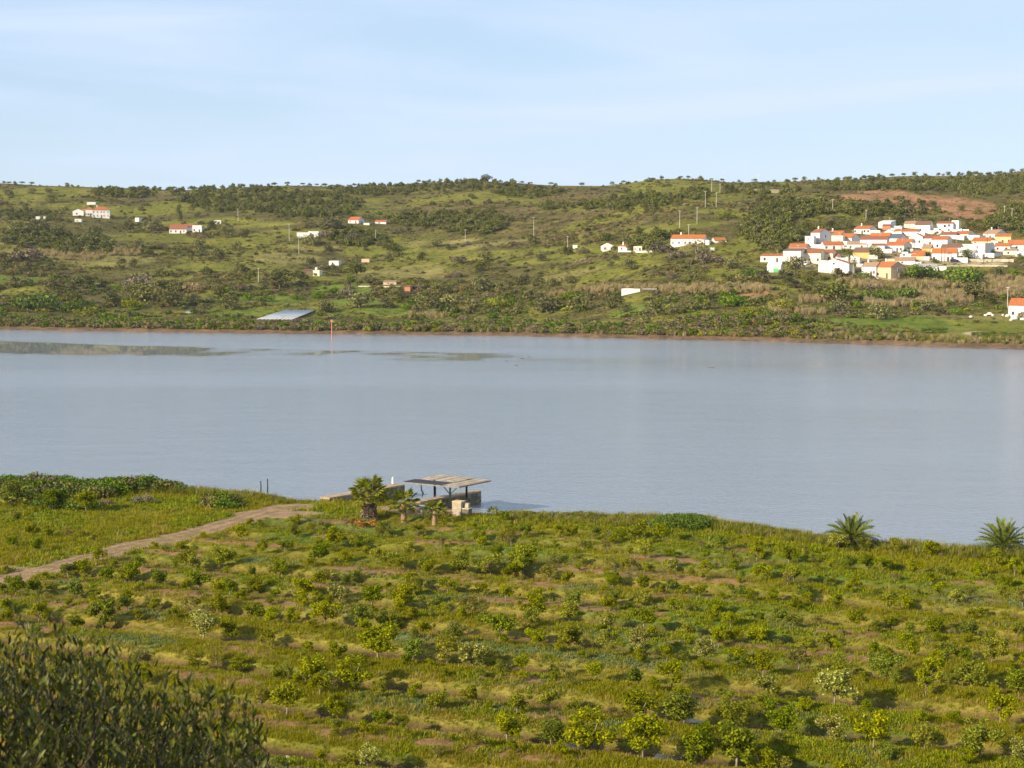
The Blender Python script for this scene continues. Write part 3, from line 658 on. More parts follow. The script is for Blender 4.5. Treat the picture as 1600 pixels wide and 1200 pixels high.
kindt = np.where(rng.random(len(tx)) < straw * .42 + .03 + .22 * sstep(.6, .75, fbm(tx, ty, 6, 57, 3)), 7 + (r * 1e5 % 3).astype(int), kindt)
tz = znear(tx, ty); s0 = rng.uniform(.55, 1.1, len(tx)) * (1 + .5 * (1 - wq)) * (1 + .35 * sstep(3.5, 1.5, dsh_n) if False else 1)
s0 = s0 * (1 - .45 * wq * (1 - sstep(1.3, 2.3, DITCHP / 2 - rowd)))
sc = np.stack([s0, s0, s0 * rng.uniform(.7, 1.3, len(tx))], 1)
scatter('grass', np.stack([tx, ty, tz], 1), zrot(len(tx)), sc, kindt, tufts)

# tall grass and weeds on the near river bank, and undergrowth on its western part
tall = [tuft_mesh('bank_grass', M['tall_grass'], 46, 1.0, .5, .45, .05, rg) for k in range(3)] + [tuft_mesh('bank_reed', M['reed'], 34, 1.15, .45, .35, .045, rg) for k in range(2)]
n = 5200; px = rng.uniform(-80, 1680, n); u = (px - 800) / F; dn = np.interp(u, nsu, nsd); off = rng.random(n) ** 1.4 * np.interp(px, [0, 440, 480, 780, 800, 1600], [6, 5, 1.0, 1.5, 8, 6]) - .6
D = dn - off; ok = ~((px > 455) & (px < 790) & (rng.random(n) < .85)); px, D, off = px[ok], D[ok], off[ok]; u = (px - 800) / F; x = u * D
ok = (near_masks(x, D)[2] < .3); x, D, px, off = x[ok], D[ok], px[ok], off[ok]
k = np.where(rng.random(len(x)) < np.interp(off, [0, 2.5], [.3, .05]) * (.5 + fbm(x, D, 9, 3, 2)), 3 + rng.integers(0, 2, len(x)), rng.integers(0, 3, len(x)))
s0 = rng.uniform(.35, .85, len(x)) * (.6 + .8 * fbm(x, D, 7, 31, 3)); scatter('tall_bank_grass', np.stack([x, D, znear(x, D)], 1), zrot(len(x)), np.stack([s0, s0, s0], 1), k, tall)

und = [crown_mesh('undergrowth_clump', 'low', M[mt], 420, .16, rg, .3) for mt in ('ivy', 'bright', 'dark', 'heath')]
n = 1000; px = rng.uniform(-60, 440, n); u = (px - 800) / F; D = np.interp(u, nsu, nsd) - (1 + rng.random(n) ** 1.3 * 11) ; x = u * D
ok = (near_masks(x, D)[2] < .2) & (fbm(x, D, 8, 61, 2) > .38) & (dist_poly(x, D, PATH) > 5); x, D = x[ok], D[ok]; s0 = rng.uniform(.8, 2.0, len(x)) * (.6 + .7 * fbm(x, D, 6, 63, 2))
scatter('bank_undergrowth', np.stack([x, D, znear(x, D) - .05], 1), zrot(len(x)), np.stack([s0, s0, s0 * .95], 1), rng.choice([0, 1, 1, 2, 2, 3, 0], len(x)), und)
n = 480; px = rng.uniform(790, 1650, n); u = (px - 800) / F; D = np.interp(u, nsu, nsd) - rng.uniform(.5, 5, n); x = u * D; s0 = rng.uniform(.25, .75, n)
scatter('bank_weeds', np.stack([x, D, znear(x, D) - .03], 1), zrot(n), np.stack([s0, s0, s0 * 1.0], 1), rng.choice([1, 2, 2, 3], n), und)

# ------------------------------------------------------------------ far side: reeds, scrub, woodland
def far_pts(n, x0, x1, y0, y1, powr=1.0):
    px = rng.uniform(x0, x1, n); py = rng.uniform(y0, y1, n); X, Y, Z, ok = place(px, py); return X[ok], Y[ok], Z[ok], px[ok], py[ok]
protos = []
for kd, mt in (('round', 'olive'), ('low', 'olive'), ('round', 'dark'), ('low', 'dark'), ('low', 'heath'), ('low', 'heath'), ('round', 'bright'), ('low', 'bright'), ('low', 'brown'), ('low', 'yellow'), ('round', 'pine'), ('umbrella', 'pine')):
    protos.append(crown_mesh('scrub_source', kd, M[mt], 190, .30, rg, .35))
WOOD = [(380,312,110,22),(300,300,40,10),(480,322,90,20),(600,298,90,9),(740,290,80,9),(690,345,60,14),(735,350,60,20),(640,345,45,10),(1010,314,60,11),(950,322,50,8),(1085,305,25,10),(1240,330,60,14),(1260,385,50,30),(1200,360,40,30),(1390,290,130,12),(1540,290,90,18),(1420,325,60,14),(1370,332,60,10),(1190,297,60,9),(200,302,60,9),(120,385,60,14),(60,375,60,16),(40,338,50,8),(560,375,50,14),(1580,350,40,30),(1000,385,35,10),(820,300,60,9),(870,325,30,6)]
def zone(px, py):
    r = np.zeros(len(px))
    for cx, cy, rx, ry in WOOD: r = np.maximum(r, 1 - sstep(.75, 1.15, np.hypot((px - cx) / rx, (py - cy) / ry)))
    return r
HB = []                                   # keep scrub out of yards and off houses: filled from the building list
for q in BUILDINGS: HB.append((q[0] - 2, q[1] + 3 + (q[1] - q[0]) * .35, q[3] - 2, q[2] + 3))
def in_house(px, py):
    r = np.zeros(len(px), bool)
    for a, b, c, d in HB: r |= (px > a) & (px < b) & (py > c) & (py < d)
    return r
def in_village(px, py):
    return (px > 1215) & (px < 1600) & (py > 362) & (py < 1195 * 0 + 428) & (py > 395 - (px - 1215) * .5)
X, Y, Z, px, py = far_pts(36000, -40, 1640, 262, 470)
wz = zone(px, py); gr = patch_w(X, Y, ('grass', 'lush', 'dry')); sl_ = patch_w(X, Y, ('soil', 'pale')); cl = fbm(X, Y, 26, 15, 3)
dens = np.clip(.16 + sstep(.42, .62, cl) * .75, 0, 1) * (1 - .8 * gr); dens = np.maximum(dens * (1 - sl_), wz * .95) * (1 - .97 * sl_); dens = np.where(py < 293, np.maximum(dens, .5), dens)
ok = (rng.random(len(X)) < dens * .62) & ~in_house(px, py) & ~in_village(px, py); X, Y, Z, px, py, wz, cl = (q[ok] for q in (X, Y, Z, px, py, wz, cl))
r = rng.random(len(X))
idx = np.where(r < .3, 4, np.where(r < .5, 5, np.where(r < .62, 1, np.where(r < .75, 3, np.where(r < .83, 8, np.where(r < .9, 0, np.where(r < .96, 7, 2)))))))
idx = np.where(wz > .4, np.where(r < .5, 10, np.where(r < .72, 0, np.where(r < .9, 2, 11))), idx)
s0 = np.where(wz > .4, rng.uniform(2.0, 3.6, len(X)), rng.uniform(.7, 2.7, len(X)) * (.75 + .5 * sstep(.5, .7, cl)))
sc = np.stack([s0 * rng.uniform(.85, 1.25, len(X)), s0, s0 * rng.uniform(.75, 1.1, len(X))], 1)
w_ = wz > .4
scatter('hillside_scrub', np.stack([X, Y, Z - .25 * s0], 1)[~w_], zrot((~w_).sum()), sc[~w_], idx[~w_], protos)
scatter('distant_woodland', np.stack([X, Y, Z - .25 * s0], 1)[w_], zrot(w_.sum()), sc[w_], idx[w_], protos)
# small heath dots everywhere between
X, Y, Z, px, py = far_pts(46000, -40, 1640, 265, 500)
gr = patch_w(X, Y, ('grass', 'lush', 'dry', 'soil', 'pale')); ok = (rng.random(len(X)) < (1 - .7 * gr) * (.25 + .75 * sstep(.35, .6, fbm(X, Y, 12, 115, 3)))) & ~in_house(px, py); X, Y, Z = X[ok], Y[ok], Z[ok]
s0 = rng.uniform(.3, .95, len(X))
tiny = [crown_mesh('heath_tussock', 'low', M[mt], 60, .42, rg, .4) for mt in ('heath', 'heath', 'olive', 'tall_grass', 'yellow', 'dark')]
scatter('heath_tussocks', np.stack([X, Y, Z - .1], 1), zrot(len(X)), np.stack([s0 * 1.3, s0, s0 * .8], 1), rng.choice([0, 1, 1, 2, 2, 3, 3, 4, 5], len(X)), tiny)
# bushes of the flat land by the river
X, Y, Z, px, py = far_pts(3000, -40, 1640, 440, 512)
lim = np.interp(px, [0, 400, 800, 1200, 1240, 1600], [1, 1, 1, 1, .35, .2]); g2 = patch_w(X, Y, ('lush', 'grass'))
ok = (rng.random(len(X)) < (.15 + .85 * sstep(.42, .58, fbm(X, Y, 30, 45, 3))) * lim * (1 - .95 * g2)) & ~in_house(px, py) & ~((px > 395) & (px < 500) & (py > 480) & (py < 503)) ; X, Y, Z = X[ok], Y[ok], Z[ok]
s0 = rng.uniform(.9, 2.8, len(X)); scatter('valley_scrub', np.stack([X, Y, Z - .2 * s0], 1), zrot(len(X)), np.stack([s0 * 1.15, s0, s0 * .9], 1), rng.choice([0, 1, 1, 3, 6, 7, 7, 9, 8, 4], len(X)), protos)
# reed belts: centre line, thickness, from their place in the valley
reeds = [tuft_mesh('reed_clump', M['reed'], 60, 2.6, 1.1, .35, .12, rg) for k in range(3)] + [tuft_mesh('reed_clump_green', M['tall_grass'], 50, 2.2, 1.1, .4, .12, rg)]
RB = [(935, 1200, 452, 3.5), (1040, 1190, 456, 4), (900, 960, 455, 3), (1400, 1520, 447, 4), (1530, 1640, 445, 10), (1330, 1420, 447, 4), (1310, 1360, 442, 3), (1420, 1560, 462, 5), (1350, 1480, 475, 5), (120, 170, 375, 5), (130, 220, 395, 6), (60, 130, 398, 4), (100, 160, 404, 4), (1200, 1290, 490, 2), (1250, 1330, 470, 4), (1440, 1520, 470, 5), (820, 900, 462, 3), (640, 700, 495, 3), (1560, 1640, 460, 5)]
PP = []
for a, b, c, t_ in RB:
    n = int((b - a) * t_ * .35); X, Y, Z, px, py = far_pts(n, a, b, c - t_, c + t_); PP.append(np.stack([X, Y, Z], 1))
PP = np.concatenate(PP); s0 = rng.uniform(.45, .95, len(PP)); scatter('reeds', PP, zrot(len(PP)), np.stack([s0, s0, s0], 1), rng.choice([0, 1, 2, 0, 1, 2, 3], len(PP)), reeds)
# scrub along the far water's edge
n = 4400; px = rng.uniform(-80, 1690, n); u = (px - 800) / F; b0 = np.interp(u, us, SH); D = b0 + 8 + rng.random(n) ** 1.2 * 26; x = u * D
lim = np.interp(px, [0, 1250, 1290, 1430, 1460, 1700], [1, 1, .75, .7, .4, .4]); ok = (rng.random(n) < lim) & ~((px > 1435) & (px < 1520)) & ~((px > 395) & (px < 500) & (D > b0 + 16)); x, D, px = x[ok], D[ok], px[ok]
s0 = rng.uniform(.8, 2.5, len(x)) * np.interp(px, [1250, 1320], [1, .5]); k = rng.choice([4, 4, 8, 8, 7, 6, 1, 9, 8, 4, 0, 5], len(x))
scatter('waterside_scrub', np.stack([x, D, zfar(x, D) - .15 * s0], 1), zrot(len(x)), np.stack([s0 * 1.1, s0, s0 * .9], 1), k, protos)
n = 1500; px = rng.uniform(-80, 1690, n); u = (px - 800) / F; D = np.interp(u, us, SH) + 6.5 + rng.random(n) * 10; x = u * D; s0 = rng.uniform(.25, .7, n)
scatter('waterside_grass', np.stack([x, D, zfar(x, D)], 1), zrot(n), np.stack([s0, s0, s0], 1), rng.choice([0, 3, 3, 3, 1], n), reeds)
# low green rushes on the mud near the creek mouth
PP = []
for a, b, c, d, n in ((1320, 1440, 523, 529, 420), (1520, 1640, 521, 529, 500), (1440, 1480, 515, 521, 60)):
    X, Y, Z, px, py = far_pts(n, a, b, c, d); PP.append(np.stack([X, Y, np.maximum(Z, .1)], 1))
PP = np.concatenate(PP); s0 = rng.uniform(.4, .8, len(PP)); scatter('green_rushes', PP, zrot(len(PP)), np.stack([s0 * 1.3, s0, s0 * .8], 1), rng.choice([7, 7, 7, 1], len(PP)), protos)

# ------------------------------------------------------------------ far trees and bushes that can be told apart
TREES = {}
def tree_set(key, kind, mat, n, leaf, trunk_h, bark, cnt=4, fill=.3, r=.06):
    TREES[key] = [(crown_mesh(key + '_crown', kind, M[mat], n, leaf, rg, fill), trunk_mesh(key + '_trunk', trunk_h, M[bark], rg, r)) for k in range(cnt)]
tree_set('olive_tree', 'round', 'olive', 520, .17, .45, 'bark', 5)
tree_set('dark_tree', 'round', 'dark', 520, .17, .45, 'bark', 5)
tree_set('bright_bush', 'low', 'bright', 560, .15, .3, 'bark', 4)
tree_set('yellow_bush', 'low', 'yellow', 560, .15, .3, 'bark', 3)
tree_set('brown_bush', 'low', 'brown', 420, .16, .35, 'pale_bark', 3)
tree_set('bare_tree', 'round', 'brown', 300, .12, .5, 'pale_bark', 2)
tree_set('pine_tree', 'umbrella', 'pine', 520, .17, .62, 'bark', 4, r=.05)
tree_set('pale_bush', 'low', 'reed', 300, .14, .3, 'pale_bark', 2)
tree_set('cypress_tree', 'tall', 'dark', 420, .16, .4, 'bark', 2)
def add_tree(name, key, loc, s, lab, cat, group, sz=1., uniq=None):
    cm, tm = random.choice(TREES[key]); rz = random.random() * 6.28
    t = thing(name, None, loc, lab, cat, group, rz, (s, s, s * sz), uniq or lab)
    put('trunk', tm, t); put('crown', cm, t); return t
# (centre x, base y, width, kind) in quarter pixels of four fields of the photograph
TL = [((0,250), "240,940,240,b;480,960,200,b;550,980,150,y;690,920,150,d;890,890,200,o;1060,920,180,o;1200,910,130,o;1275,960,110,g;1440,940,150,o;1380,860,110,d;1210,830,150,p;880,800,180,n;800,850,100,o;1000,830,130,o;1110,830,130,o;1290,720,80,d;1500,700,90,d;1560,760,110,d;1500,820,100,n;350,490,130,d;170,630,180,n;100,450,120,o;230,460,150,o;320,690,90,d;840,670,80,d;760,660,70,d;670,590,80,d;600,500,130,d;960,450,130,o;800,440,90,d;540,800,120,d;660,800,80,d;940,600,60,d;870,550,80,o;1250,560,110,o;1360,610,100,o;1420,490,120,o;1530,490,90,o;1330,440,90,d;1235,358,45,d;1120,390,40,c;200,215,60,o;300,210,60,o;50,230,80,o;330,270,90,o;290,350,60,d;1480,570,90,o;30,620,60,d;450,890,120,d;820,930,130,y;880,325,50,o;700,375,40,d"),
 ((400,250), "150,810,200,d;280,760,110,d;340,660,80,d;630,720,130,d;430,960,130,g;650,930,180,g;810,930,120,o;930,940,80,b;1060,960,180,o;1210,950,170,o;1360,960,150,o;1500,930,170,y;1140,850,130,o;1410,820,150,o;1420,700,120,d;1260,650,110,n;1430,640,110,o;1200,570,60,d;1120,550,90,o;830,570,110,d;870,600,120,d;1040,630,80,d;610,500,90,n;330,540,120,o;440,490,100,n;700,530,80,d;450,580,80,o;480,440,150,o;580,850,120,n;870,880,120,o;390,870,100,b;260,880,80,b;60,890,110,b;70,770,90,n;1320,910,100,o;700,770,80,o;210,610,40,d;690,575,40,d;1540,820,100,o;520,710,60,o;1250,740,90,n;1350,250,60,d;1440,125,80,d"),
 ((800,250), "345,600,90,d;450,590,80,n;180,640,90,g;450,660,110,p;740,690,110,g;835,700,50,o;930,690,40,o;620,670,60,o;650,630,60,d;1060,700,70,o;1150,750,110,g;70,790,120,o;160,790,100,o;250,795,90,g;370,780,90,g;220,960,180,g;430,950,180,g;380,880,130,b;130,880,130,o;640,930,140,o;880,980,170,g;1010,970,110,g;1120,950,130,o;1250,880,70,d;1380,920,160,b;1470,960,90,y;1550,970,130,y;700,960,100,o;1240,940,100,o;1230,650,160,n;1370,690,120,o;1040,620,120,n;1000,740,90,n;590,510,80,d;890,520,150,d;740,570,90,d;930,590,150,n;1150,590,170,w;640,570,50,d;1480,730,130,b;1570,750,90,n;40,960,100,o;1310,380,60,d;700,210,60,d;1340,370,110,y;1565,250,70,d"),
 ((1200,250), "120,780,90,d;245,780,100,d;180,690,150,o;680,620,130,o;870,600,80,d;990,610,60,d;1240,620,90,d;1400,600,60,o;1040,650,60,b;680,890,180,b;870,870,170,b;430,900,210,d;440,960,140,g;690,1000,170,g;950,740,200,b;1220,780,250,b;1280,870,180,g;100,940,180,y;1430,740,110,o;1540,740,110,b;1180,970,100,b;1530,970,70,g;600,745,90,b;1390,910,90,d;990,950,130,g;1550,560,80,d;160,310,80,d;550,310,110,d;870,330,140,d;730,320,100,d;1205,320,60,d;1315,345,70,o;1135,345,35,b;1020,300,70,d;410,440,100,d;500,430,80,d;130,670,60,d;820,400,90,d;940,450,60,o")]
KN = dict(b=('bush', 'bright_bush', 'bright green leafy bush', 'bush'), y=('bush', 'yellow_bush', 'dense yellow-green bush', 'bush'), d=('evergreen_tree', 'dark_tree', 'dark green evergreen tree', 'tree'),
          o=('olive_tree', 'olive_tree', 'round olive-green tree', 'tree'), g=('olive_tree', 'olive_tree', 'silvery grey olive tree', 'tree'), n=('bush', 'brown_bush', 'brownish twiggy bush', 'bush'),
          p=('bush', 'pale_bush', 'pale cream-flowered bush', 'bush'), w=('bare_tree', 'bare_tree', 'leafless pinkish-brown tree', 'tree'), c=('cypress_tree', 'cypress_tree', 'narrow dark cypress tree', 'tree'))
LM = [(150,330,'the red-roofed farmhouse on the hill'),(290,358,'the low house with rust-red roofs'),(480,366,'the white flat-roofed ruin'),(556,345,'the small white hill house'),(495,425,'the cream water hut'),(445,490,'the plastic crop tunnels'),(518,505,'the orange channel marker'),(609,442,'the long pinkish shed'),(960,388,'the white house beside the track'),(1075,375,'the long orange-roofed farmhouse'),(985,455,'the low white shed'),(1205,405,'the white village edge house'),(1300,400,'the lower village street'),(1390,420,'the peach-walled village house'),(1445,345,'the upper village houses'),(1540,420,'the village retaining wall'),(1590,485,'the white riverside house'),(1440,315,'the bare red-brown slope'),(1110,310,'the cluster of power poles'),(730,345,'the wooded gully'),(370,305,'the pine ridge'),(40,440,'the green terraces'),(835,350,'the lone heath pole'),(250,480,'the wide riverside thicket'),(720,485,'the brown mud bank'),(1130,490,'the reed belt'),(870,470,'the riverside fields')]
def where(px, py):
    c = min(LM, key=lambda q: (q[0] - px) ** 2 + ((q[1] - py) * 2) ** 2)
    dy = py - c[1]; return ('below ' if dy > 12 else 'above ' if dy < -12 else 'beside ') + c[2]
for (ox, oy), s in TL:
    for q in s.split(';'):
        a = q.split(','); px = ox + int(a[0]) / 4; py = oy + int(a[1]) / 4; w = int(a[2]) / 4; k = a[3]
        p = P1(px, py - 1); nm, key, desc, cat = KN[k]; s_ = max(w / 2 * p.y / F, .9) * 1.18
        low = k in 'bynp'; sz = {'w': .75, 'c': 1.1}.get(k, .8 if not low else .95)
        if k == 'c': s_ *= 1.9
        size = 'small ' if s_ < 1.9 else 'large ' if s_ > 4.2 else ''
        p.z -= .1 * s_
        add_tree(nm, key, p, s_, size + desc + ' ' + where(px, py), cat, 'trees and bushes on the far slope', sz)
for bi, q in enumerate(BUILDINGS):              # trees tucked round the buildings
    r_ = random.Random(bi * 13 + 5); lone = q[0] < 1180 or q[0] > 1570
    if not lone and r_.random() < .55: continue
    x_ = (q[0] - 3 if r_.random() < .5 else q[1] + 3) + r_.uniform(-2, 2) if not lone or r_.random() < .4 else q[0] + (q[1] - q[0]) * r_.uniform(.0, .9)
    p = P1(min(x_, 1596), q[2] + 3.5); key, nm, d = r_.choice([('dark_tree', 'evergreen_tree', 'dark green evergreen tree'), ('olive_tree', 'olive_tree', 'round olive-green tree'), ('bright_bush', 'bush', 'leafy green bush')])
    tail = ' '.join(q[11].split()[:7]); tail = re.sub(r'( (with|and|at|on|in|the|of|a|beside|by|under|to|joined|standing|peeking))+$', '', tail)
    add_tree(nm, key, p, r_.uniform(1.1, 2.3) if q[1] - q[0] > 12 else 1.1, d + ' by ' + tail, 'tree' if nm != 'bush' else 'bush', 'trees and bushes on the far slope', .85)
SKY = "12,284;20,281;30,283;40,284;55,286;110,292;118,291;224,291;235,291;245,292;254,293;268,294;276,294;310,291;322,290;336,293;350,293;364,293;378,293;395,292;404,291;432,289;452,290;475,288;486,288;497,287;510,288;522,290;548,289;556,287;571,286;580,287;596,287;610,287;655,284;663,283;671,284;689,283;701,283;714,282;727,280;757,280;740,280;772,280;783,280;800,280;815,281;828,283;860,285;868,285;908,284;955,284;973,284;1012,276;1032,276;1062,277;1074,275;1091,275;1109,276;1125,278;1152,280;1176,282;1226,279;1239,279;1253,278;1276,278;1305,277;1320,277;1345,275;1372,274;1390,272;1408,271;1424,271;1440,272;1461,273;1476,274;1498,274;1513,274;1540,270;1555,269;1575,266;1590,266"
for i, q in enumerate(SKY.split(';')):
    px, py = map(int, q.split(',')); u = (px - 800) / F; D = float(np.interp(u, us, CD)) + random.uniform(-14, 4); x = u * D
    big = px in (757, 1074, 1408, 908); s_ = random.uniform(2.1, 3.2) * (1.5 if px == 757 else 1.15 if big else 1)
    key, nm, d = random.choice([('pine_tree', 'pine_tree', 'umbrella-shaped pine tree'), ('dark_tree', 'evergreen_tree', 'round dark evergreen tree'), ('dark_tree', 'evergreen_tree', 'round dark evergreen tree')])
    add_tree(nm, key, (x, D, float(zfar(x, D)) - .3), s_, d + ' standing on the skyline ' + ('of the western hill' if px < 290 else 'of the pine ridge' if px < 620 else 'of the central hill' if px < 900 else 'of the grassy hilltop' if px < 1190 else 'above the village'), 'tree', 'trees on the skyline', random.uniform(.8, .95))

# ------------------------------------------------------------------ citrus orchard
def citrus_mesh(mat, rg, n=2300, open_=0.):
    B = []; arms = []
    k = rg.integers(11, 16)
    for i in range(k):
        a = rg.random() * 6.283; r = rg.uniform(.05, .36); e = rg.uniform(.34, .86); B.append((math.cos(a) * r, math.sin(a) * r, e, rg.uniform(.12, .21) * (1 - open_ * .3), rg.uniform(.12, .19)))
    for i in range(5):
        a = rg.random() * 6.283; r = rg.uniform(.25, .45); e = rg.uniform(.3, .95); B.append((math.cos(a) * r, math.sin(a) * r, e, rg.uniform(.05, .09), rg.uniform(.06, .11)))
    P, Nn = crown_pts(n, B, rg, .55, .6); P[:, 2] = np.maximum(P[:, 2], .06)
    V, Q, v = leaf_quads(P, Nn, rg.uniform(.05, .09, n), rg.uniform(.03, .05, n), rg)
    cm = mesh_np('citrus_crown', V, Q, mat, v)
    m = MB(); h = .3; m.tube([(0, 0, -.12), (.01, .01, h * .6), (0, .02, h)], [.028, .022, .02], 5)
    for b in B[:7]: m.tube([(0, .02, h * .85), (b[0] * .5, b[1] * .5, (h + b[2]) / 2 + .03), (b[0], b[1], b[2])], [.014, .01, .005], 4)
    return cm, m.mesh('citrus_trunk', M['pale_bark'], True)
CIT = {'n': [citrus_mesh(M['citrus'], rg) for i in range(8)], 'd': [citrus_mesh(M['citrus_dark'], rg, 2500) for i in range(5)], 'p': [citrus_mesh(M['citrus_pale'], rg, 1900) for i in range(4)], 't': [citrus_mesh(M['citrus_thin'], rg, 800, .5) for i in range(5)]}
CT = "18,792,38;82,798,32;135,800,32;28,815,15;50,840,25;75,840,15;105,840,20;20,855,20;55,862,22;148,850,15;10,895,10;130,892,28;170,902,28;200,900,35;252,912,30;282,852,18;295,885,32;348,882,35;310,918,30;348,920,30;398,918,28;25,932,30;58,925,22;82,922,15;122,928,28;148,930,18;12,950,30;60,960,30;162,970,45;198,940,28;215,968,20;242,940,20;298,948,32;272,968,20;345,950,32;398,958,32;118,972,25;318,995,45;360,992,35;12,978,22;58,992,20;462,816,20;500,820,20;540,818,18;460,838,22;525,848,32;560,850,25;600,830,25;652,832,20;746,840,22;785,842,25;792,818,20;412,862,22;445,862,22;492,878,32;540,878,22;588,875,22;618,880,30;640,855,20;688,855,20;670,885,32;718,892,38;762,890,38;798,895,25;430,890,30;508,898,20;555,900,25;648,912,32;710,915,22;748,922,25;430,925,20;475,928,38;528,932,32;582,945,38;632,948,42;730,948,30;680,945,25;790,942,28;458,962,28;508,972,38;560,978,35;610,972,32;640,968,22;662,985,30;688,952,18;712,988,32;780,995,50;415,998,28;822,840,20;872,840,20;895,838,15;910,850,20;958,850,18;1000,840,32;1035,845,28;972,845,18;1042,862,15;1130,862,25;1095,860,15;1182,870,22;818,892,48;858,898,28;868,872,18;905,876,25;952,880,22;990,885,25;1008,875,30;1048,886,25;1105,888,18;1148,890,22;1192,902,32;958,908,28;1008,912,28;1050,918,25;1098,908,20;1155,925,25;838,928,22;958,938,28;1005,938,28;1055,950,28;1110,952,30;835,970,42;900,950,25;890,975,35;950,975,30;1005,985,38;1072,985,25;1142,980,25;1182,992,28;1170,955,15;1310,860,28;1350,860,22;1232,878,28;1400,865,25;1455,872,28;1272,878,15;1328,880,15;1385,888,25;1428,895,22;1478,895,15;1528,900,25;1558,885,30;1585,898,28;1240,908,28;1300,905,15;1298,888,15;1398,908,15;1455,912,22;1260,930,28;1210,930,22;1280,935,15;1375,935,20;1418,942,28;1492,942,25;1495,920,15;1570,935,20;1598,948,32;1535,952,20;1220,965,28;1278,970,28;1340,978,28;1395,970,18;1452,982,35;1510,988,32;1488,990,15;1590,985,22;438,1005,15;590,1028,52;646,1031,40;698,1036,45;738,1038,45;770,1032,15;452,1052,28;492,1062,45;555,1070,48;592,1072,22;448,1115,50;408,1088,28;528,1122,40;595,1120,30;625,1135,22;792,1162,50;728,1152,15;575,1198,40;500,1188,22;545,1190,25;438,1200,18;682,1182,20;700,1200,20;838,998,25;948,1018,32;998,1022,42;888,1008,38;1070,1022,20;1102,1035,40;1160,1032,32;815,1048,28;882,1050,22;930,1062,28;998,1070,30;1050,1075,45;1002,1118,48;1070,1132,58;1150,1128,50;1198,1092,38;858,1105,32;860,1165,42;925,1175,68;1005,1185,68;1080,1198,65;1150,1198,70;802,1150,28;1185,1000,30;1150,995,28;1190,1195,45;1385,1062,45;1450,1065,42;1518,1070,45;1550,1038,42;1422,1025,38;1310,1018,20;1248,1050,50;1308,1050,35;1295,1000,28;1255,998,20;1372,1010,25;1480,1025,35;1502,1022,30;1592,1088,40;1305,1105,55;1208,1080,25;1220,1148,52;1300,1162,45;1365,1172,60;1445,1175,42;1532,1188,58;1562,1135,45;1598,1038,20;1412,1110,22;1320,1200,32;1508,1200,28;1222,1200,38;1598,1195,40;1488,1072,20;218,1018,20;328,1085,32;310,1040,25;338,1030,25;362,1098,15;375,1035,25;225,1065,28;272,1070,22"
SPEC = {(948,1018): 'p', (998,1022): 'p', (1305,1105): 'p', (1300,1162): 'p', (1598,1195): 'p', (1102,1035): 'p', (1008,875): 'p', (995,885): 't', (528,932): 'p', (1310,860): 'p', (1350,860): 'p', (1492,942): 'p', (1428,895): 'n', (1455,965): 'd', (1452,982): 'd', (1385,1062): 'd', (1220,1148): 'd', (1080,1198): 'd', (1150,1198): 'd', (18,792): 'd', (82,798): 'd', (162,970): 'd', (492,878): 'd', (560,978): 'd', (780,995): 'd', (28,815): 'd', (860,1165): 'd', (1232,878): 'd', (952,880): 't', (438,1005): 't', (510,1090): 't', (1008,912): 'd', (958,938): 'd', (1110,952): 'd', (646,1031): 'd', (590,1028): 'n', (698,1036): 'p', (738,1038): 'p', (575,1198): 'p', (1198,1092): 'p', (632,948): 'n', (448,1115): 'n', (1005,1185): 'n', (882,1050): 't', (802,1150): 't', (688,855): 't', (888,1008): 'n', (1250,1050): 'n', (1488,990): 't'}
TONE = dict(n='yellow-green', d='dark green', p='pale blossoming', t='thin sparse')
placed = [gp(*map(int, q.split(',')[:2]), FZ) for q in CT.split(';')]; extra = []
for k_ in range(6000):
    if len(extra) >= 46: break
    px, py = random.uniform(20, 1590), random.uniform(845, 1130)
    if px < 420 and py > 960: continue
    p = gp(px, py, FZ); fr = abs(float(row_phase(np.array([p.x]), np.array([p.y]))[0]) % 1 - .5)
    if fr > .2 or orchard_w(np.array([p.x]), np.array([p.y]))[0] < .5 or min((p - o_).length for o_ in placed) < 3.0: continue
    placed.append(p); extra.append('%d,%d,%d' % (px, py, random.uniform(1.1, 1.8) * F / p.y))
CT += ';' + ';'.join(extra)
sx, sy = [], []                                # the smaller saplings beyond the three hundred largest
for k_ in range(14000):
    if len(sx) >= 210: break
    px, py = random.uniform(0, 1600), random.uniform(815, 1190); p = gp(px, py, FZ)
    if px < 420 and py > 960: continue
    fr = abs(float(row_phase(np.array([p.x]), np.array([p.y]))[0]) % 1 - .5)
    if fr > .17 or orchard_w(np.array([p.x]), np.array([p.y]))[0] < .5 or min((p - o_).length for o_ in placed) < 1.9: continue
    placed.append(p); sx.append(p.x); sy.append(p.y)
sx, sy = np.array(sx), np.array(sy); sh_ = rng.uniform(.7, 1.35, len(sx)); allc = [c[0] for k in 'nndt' for c in CIT[k]]
scatter('citrus_saplings', np.stack([sx, sy, znear(sx, sy) - .05], 1), zrot(len(sx)), np.stack([sh_ * 1.15, sh_ * 1.1, sh_], 1), rng.integers(0, len(allc), len(sx)), allc, label=None)
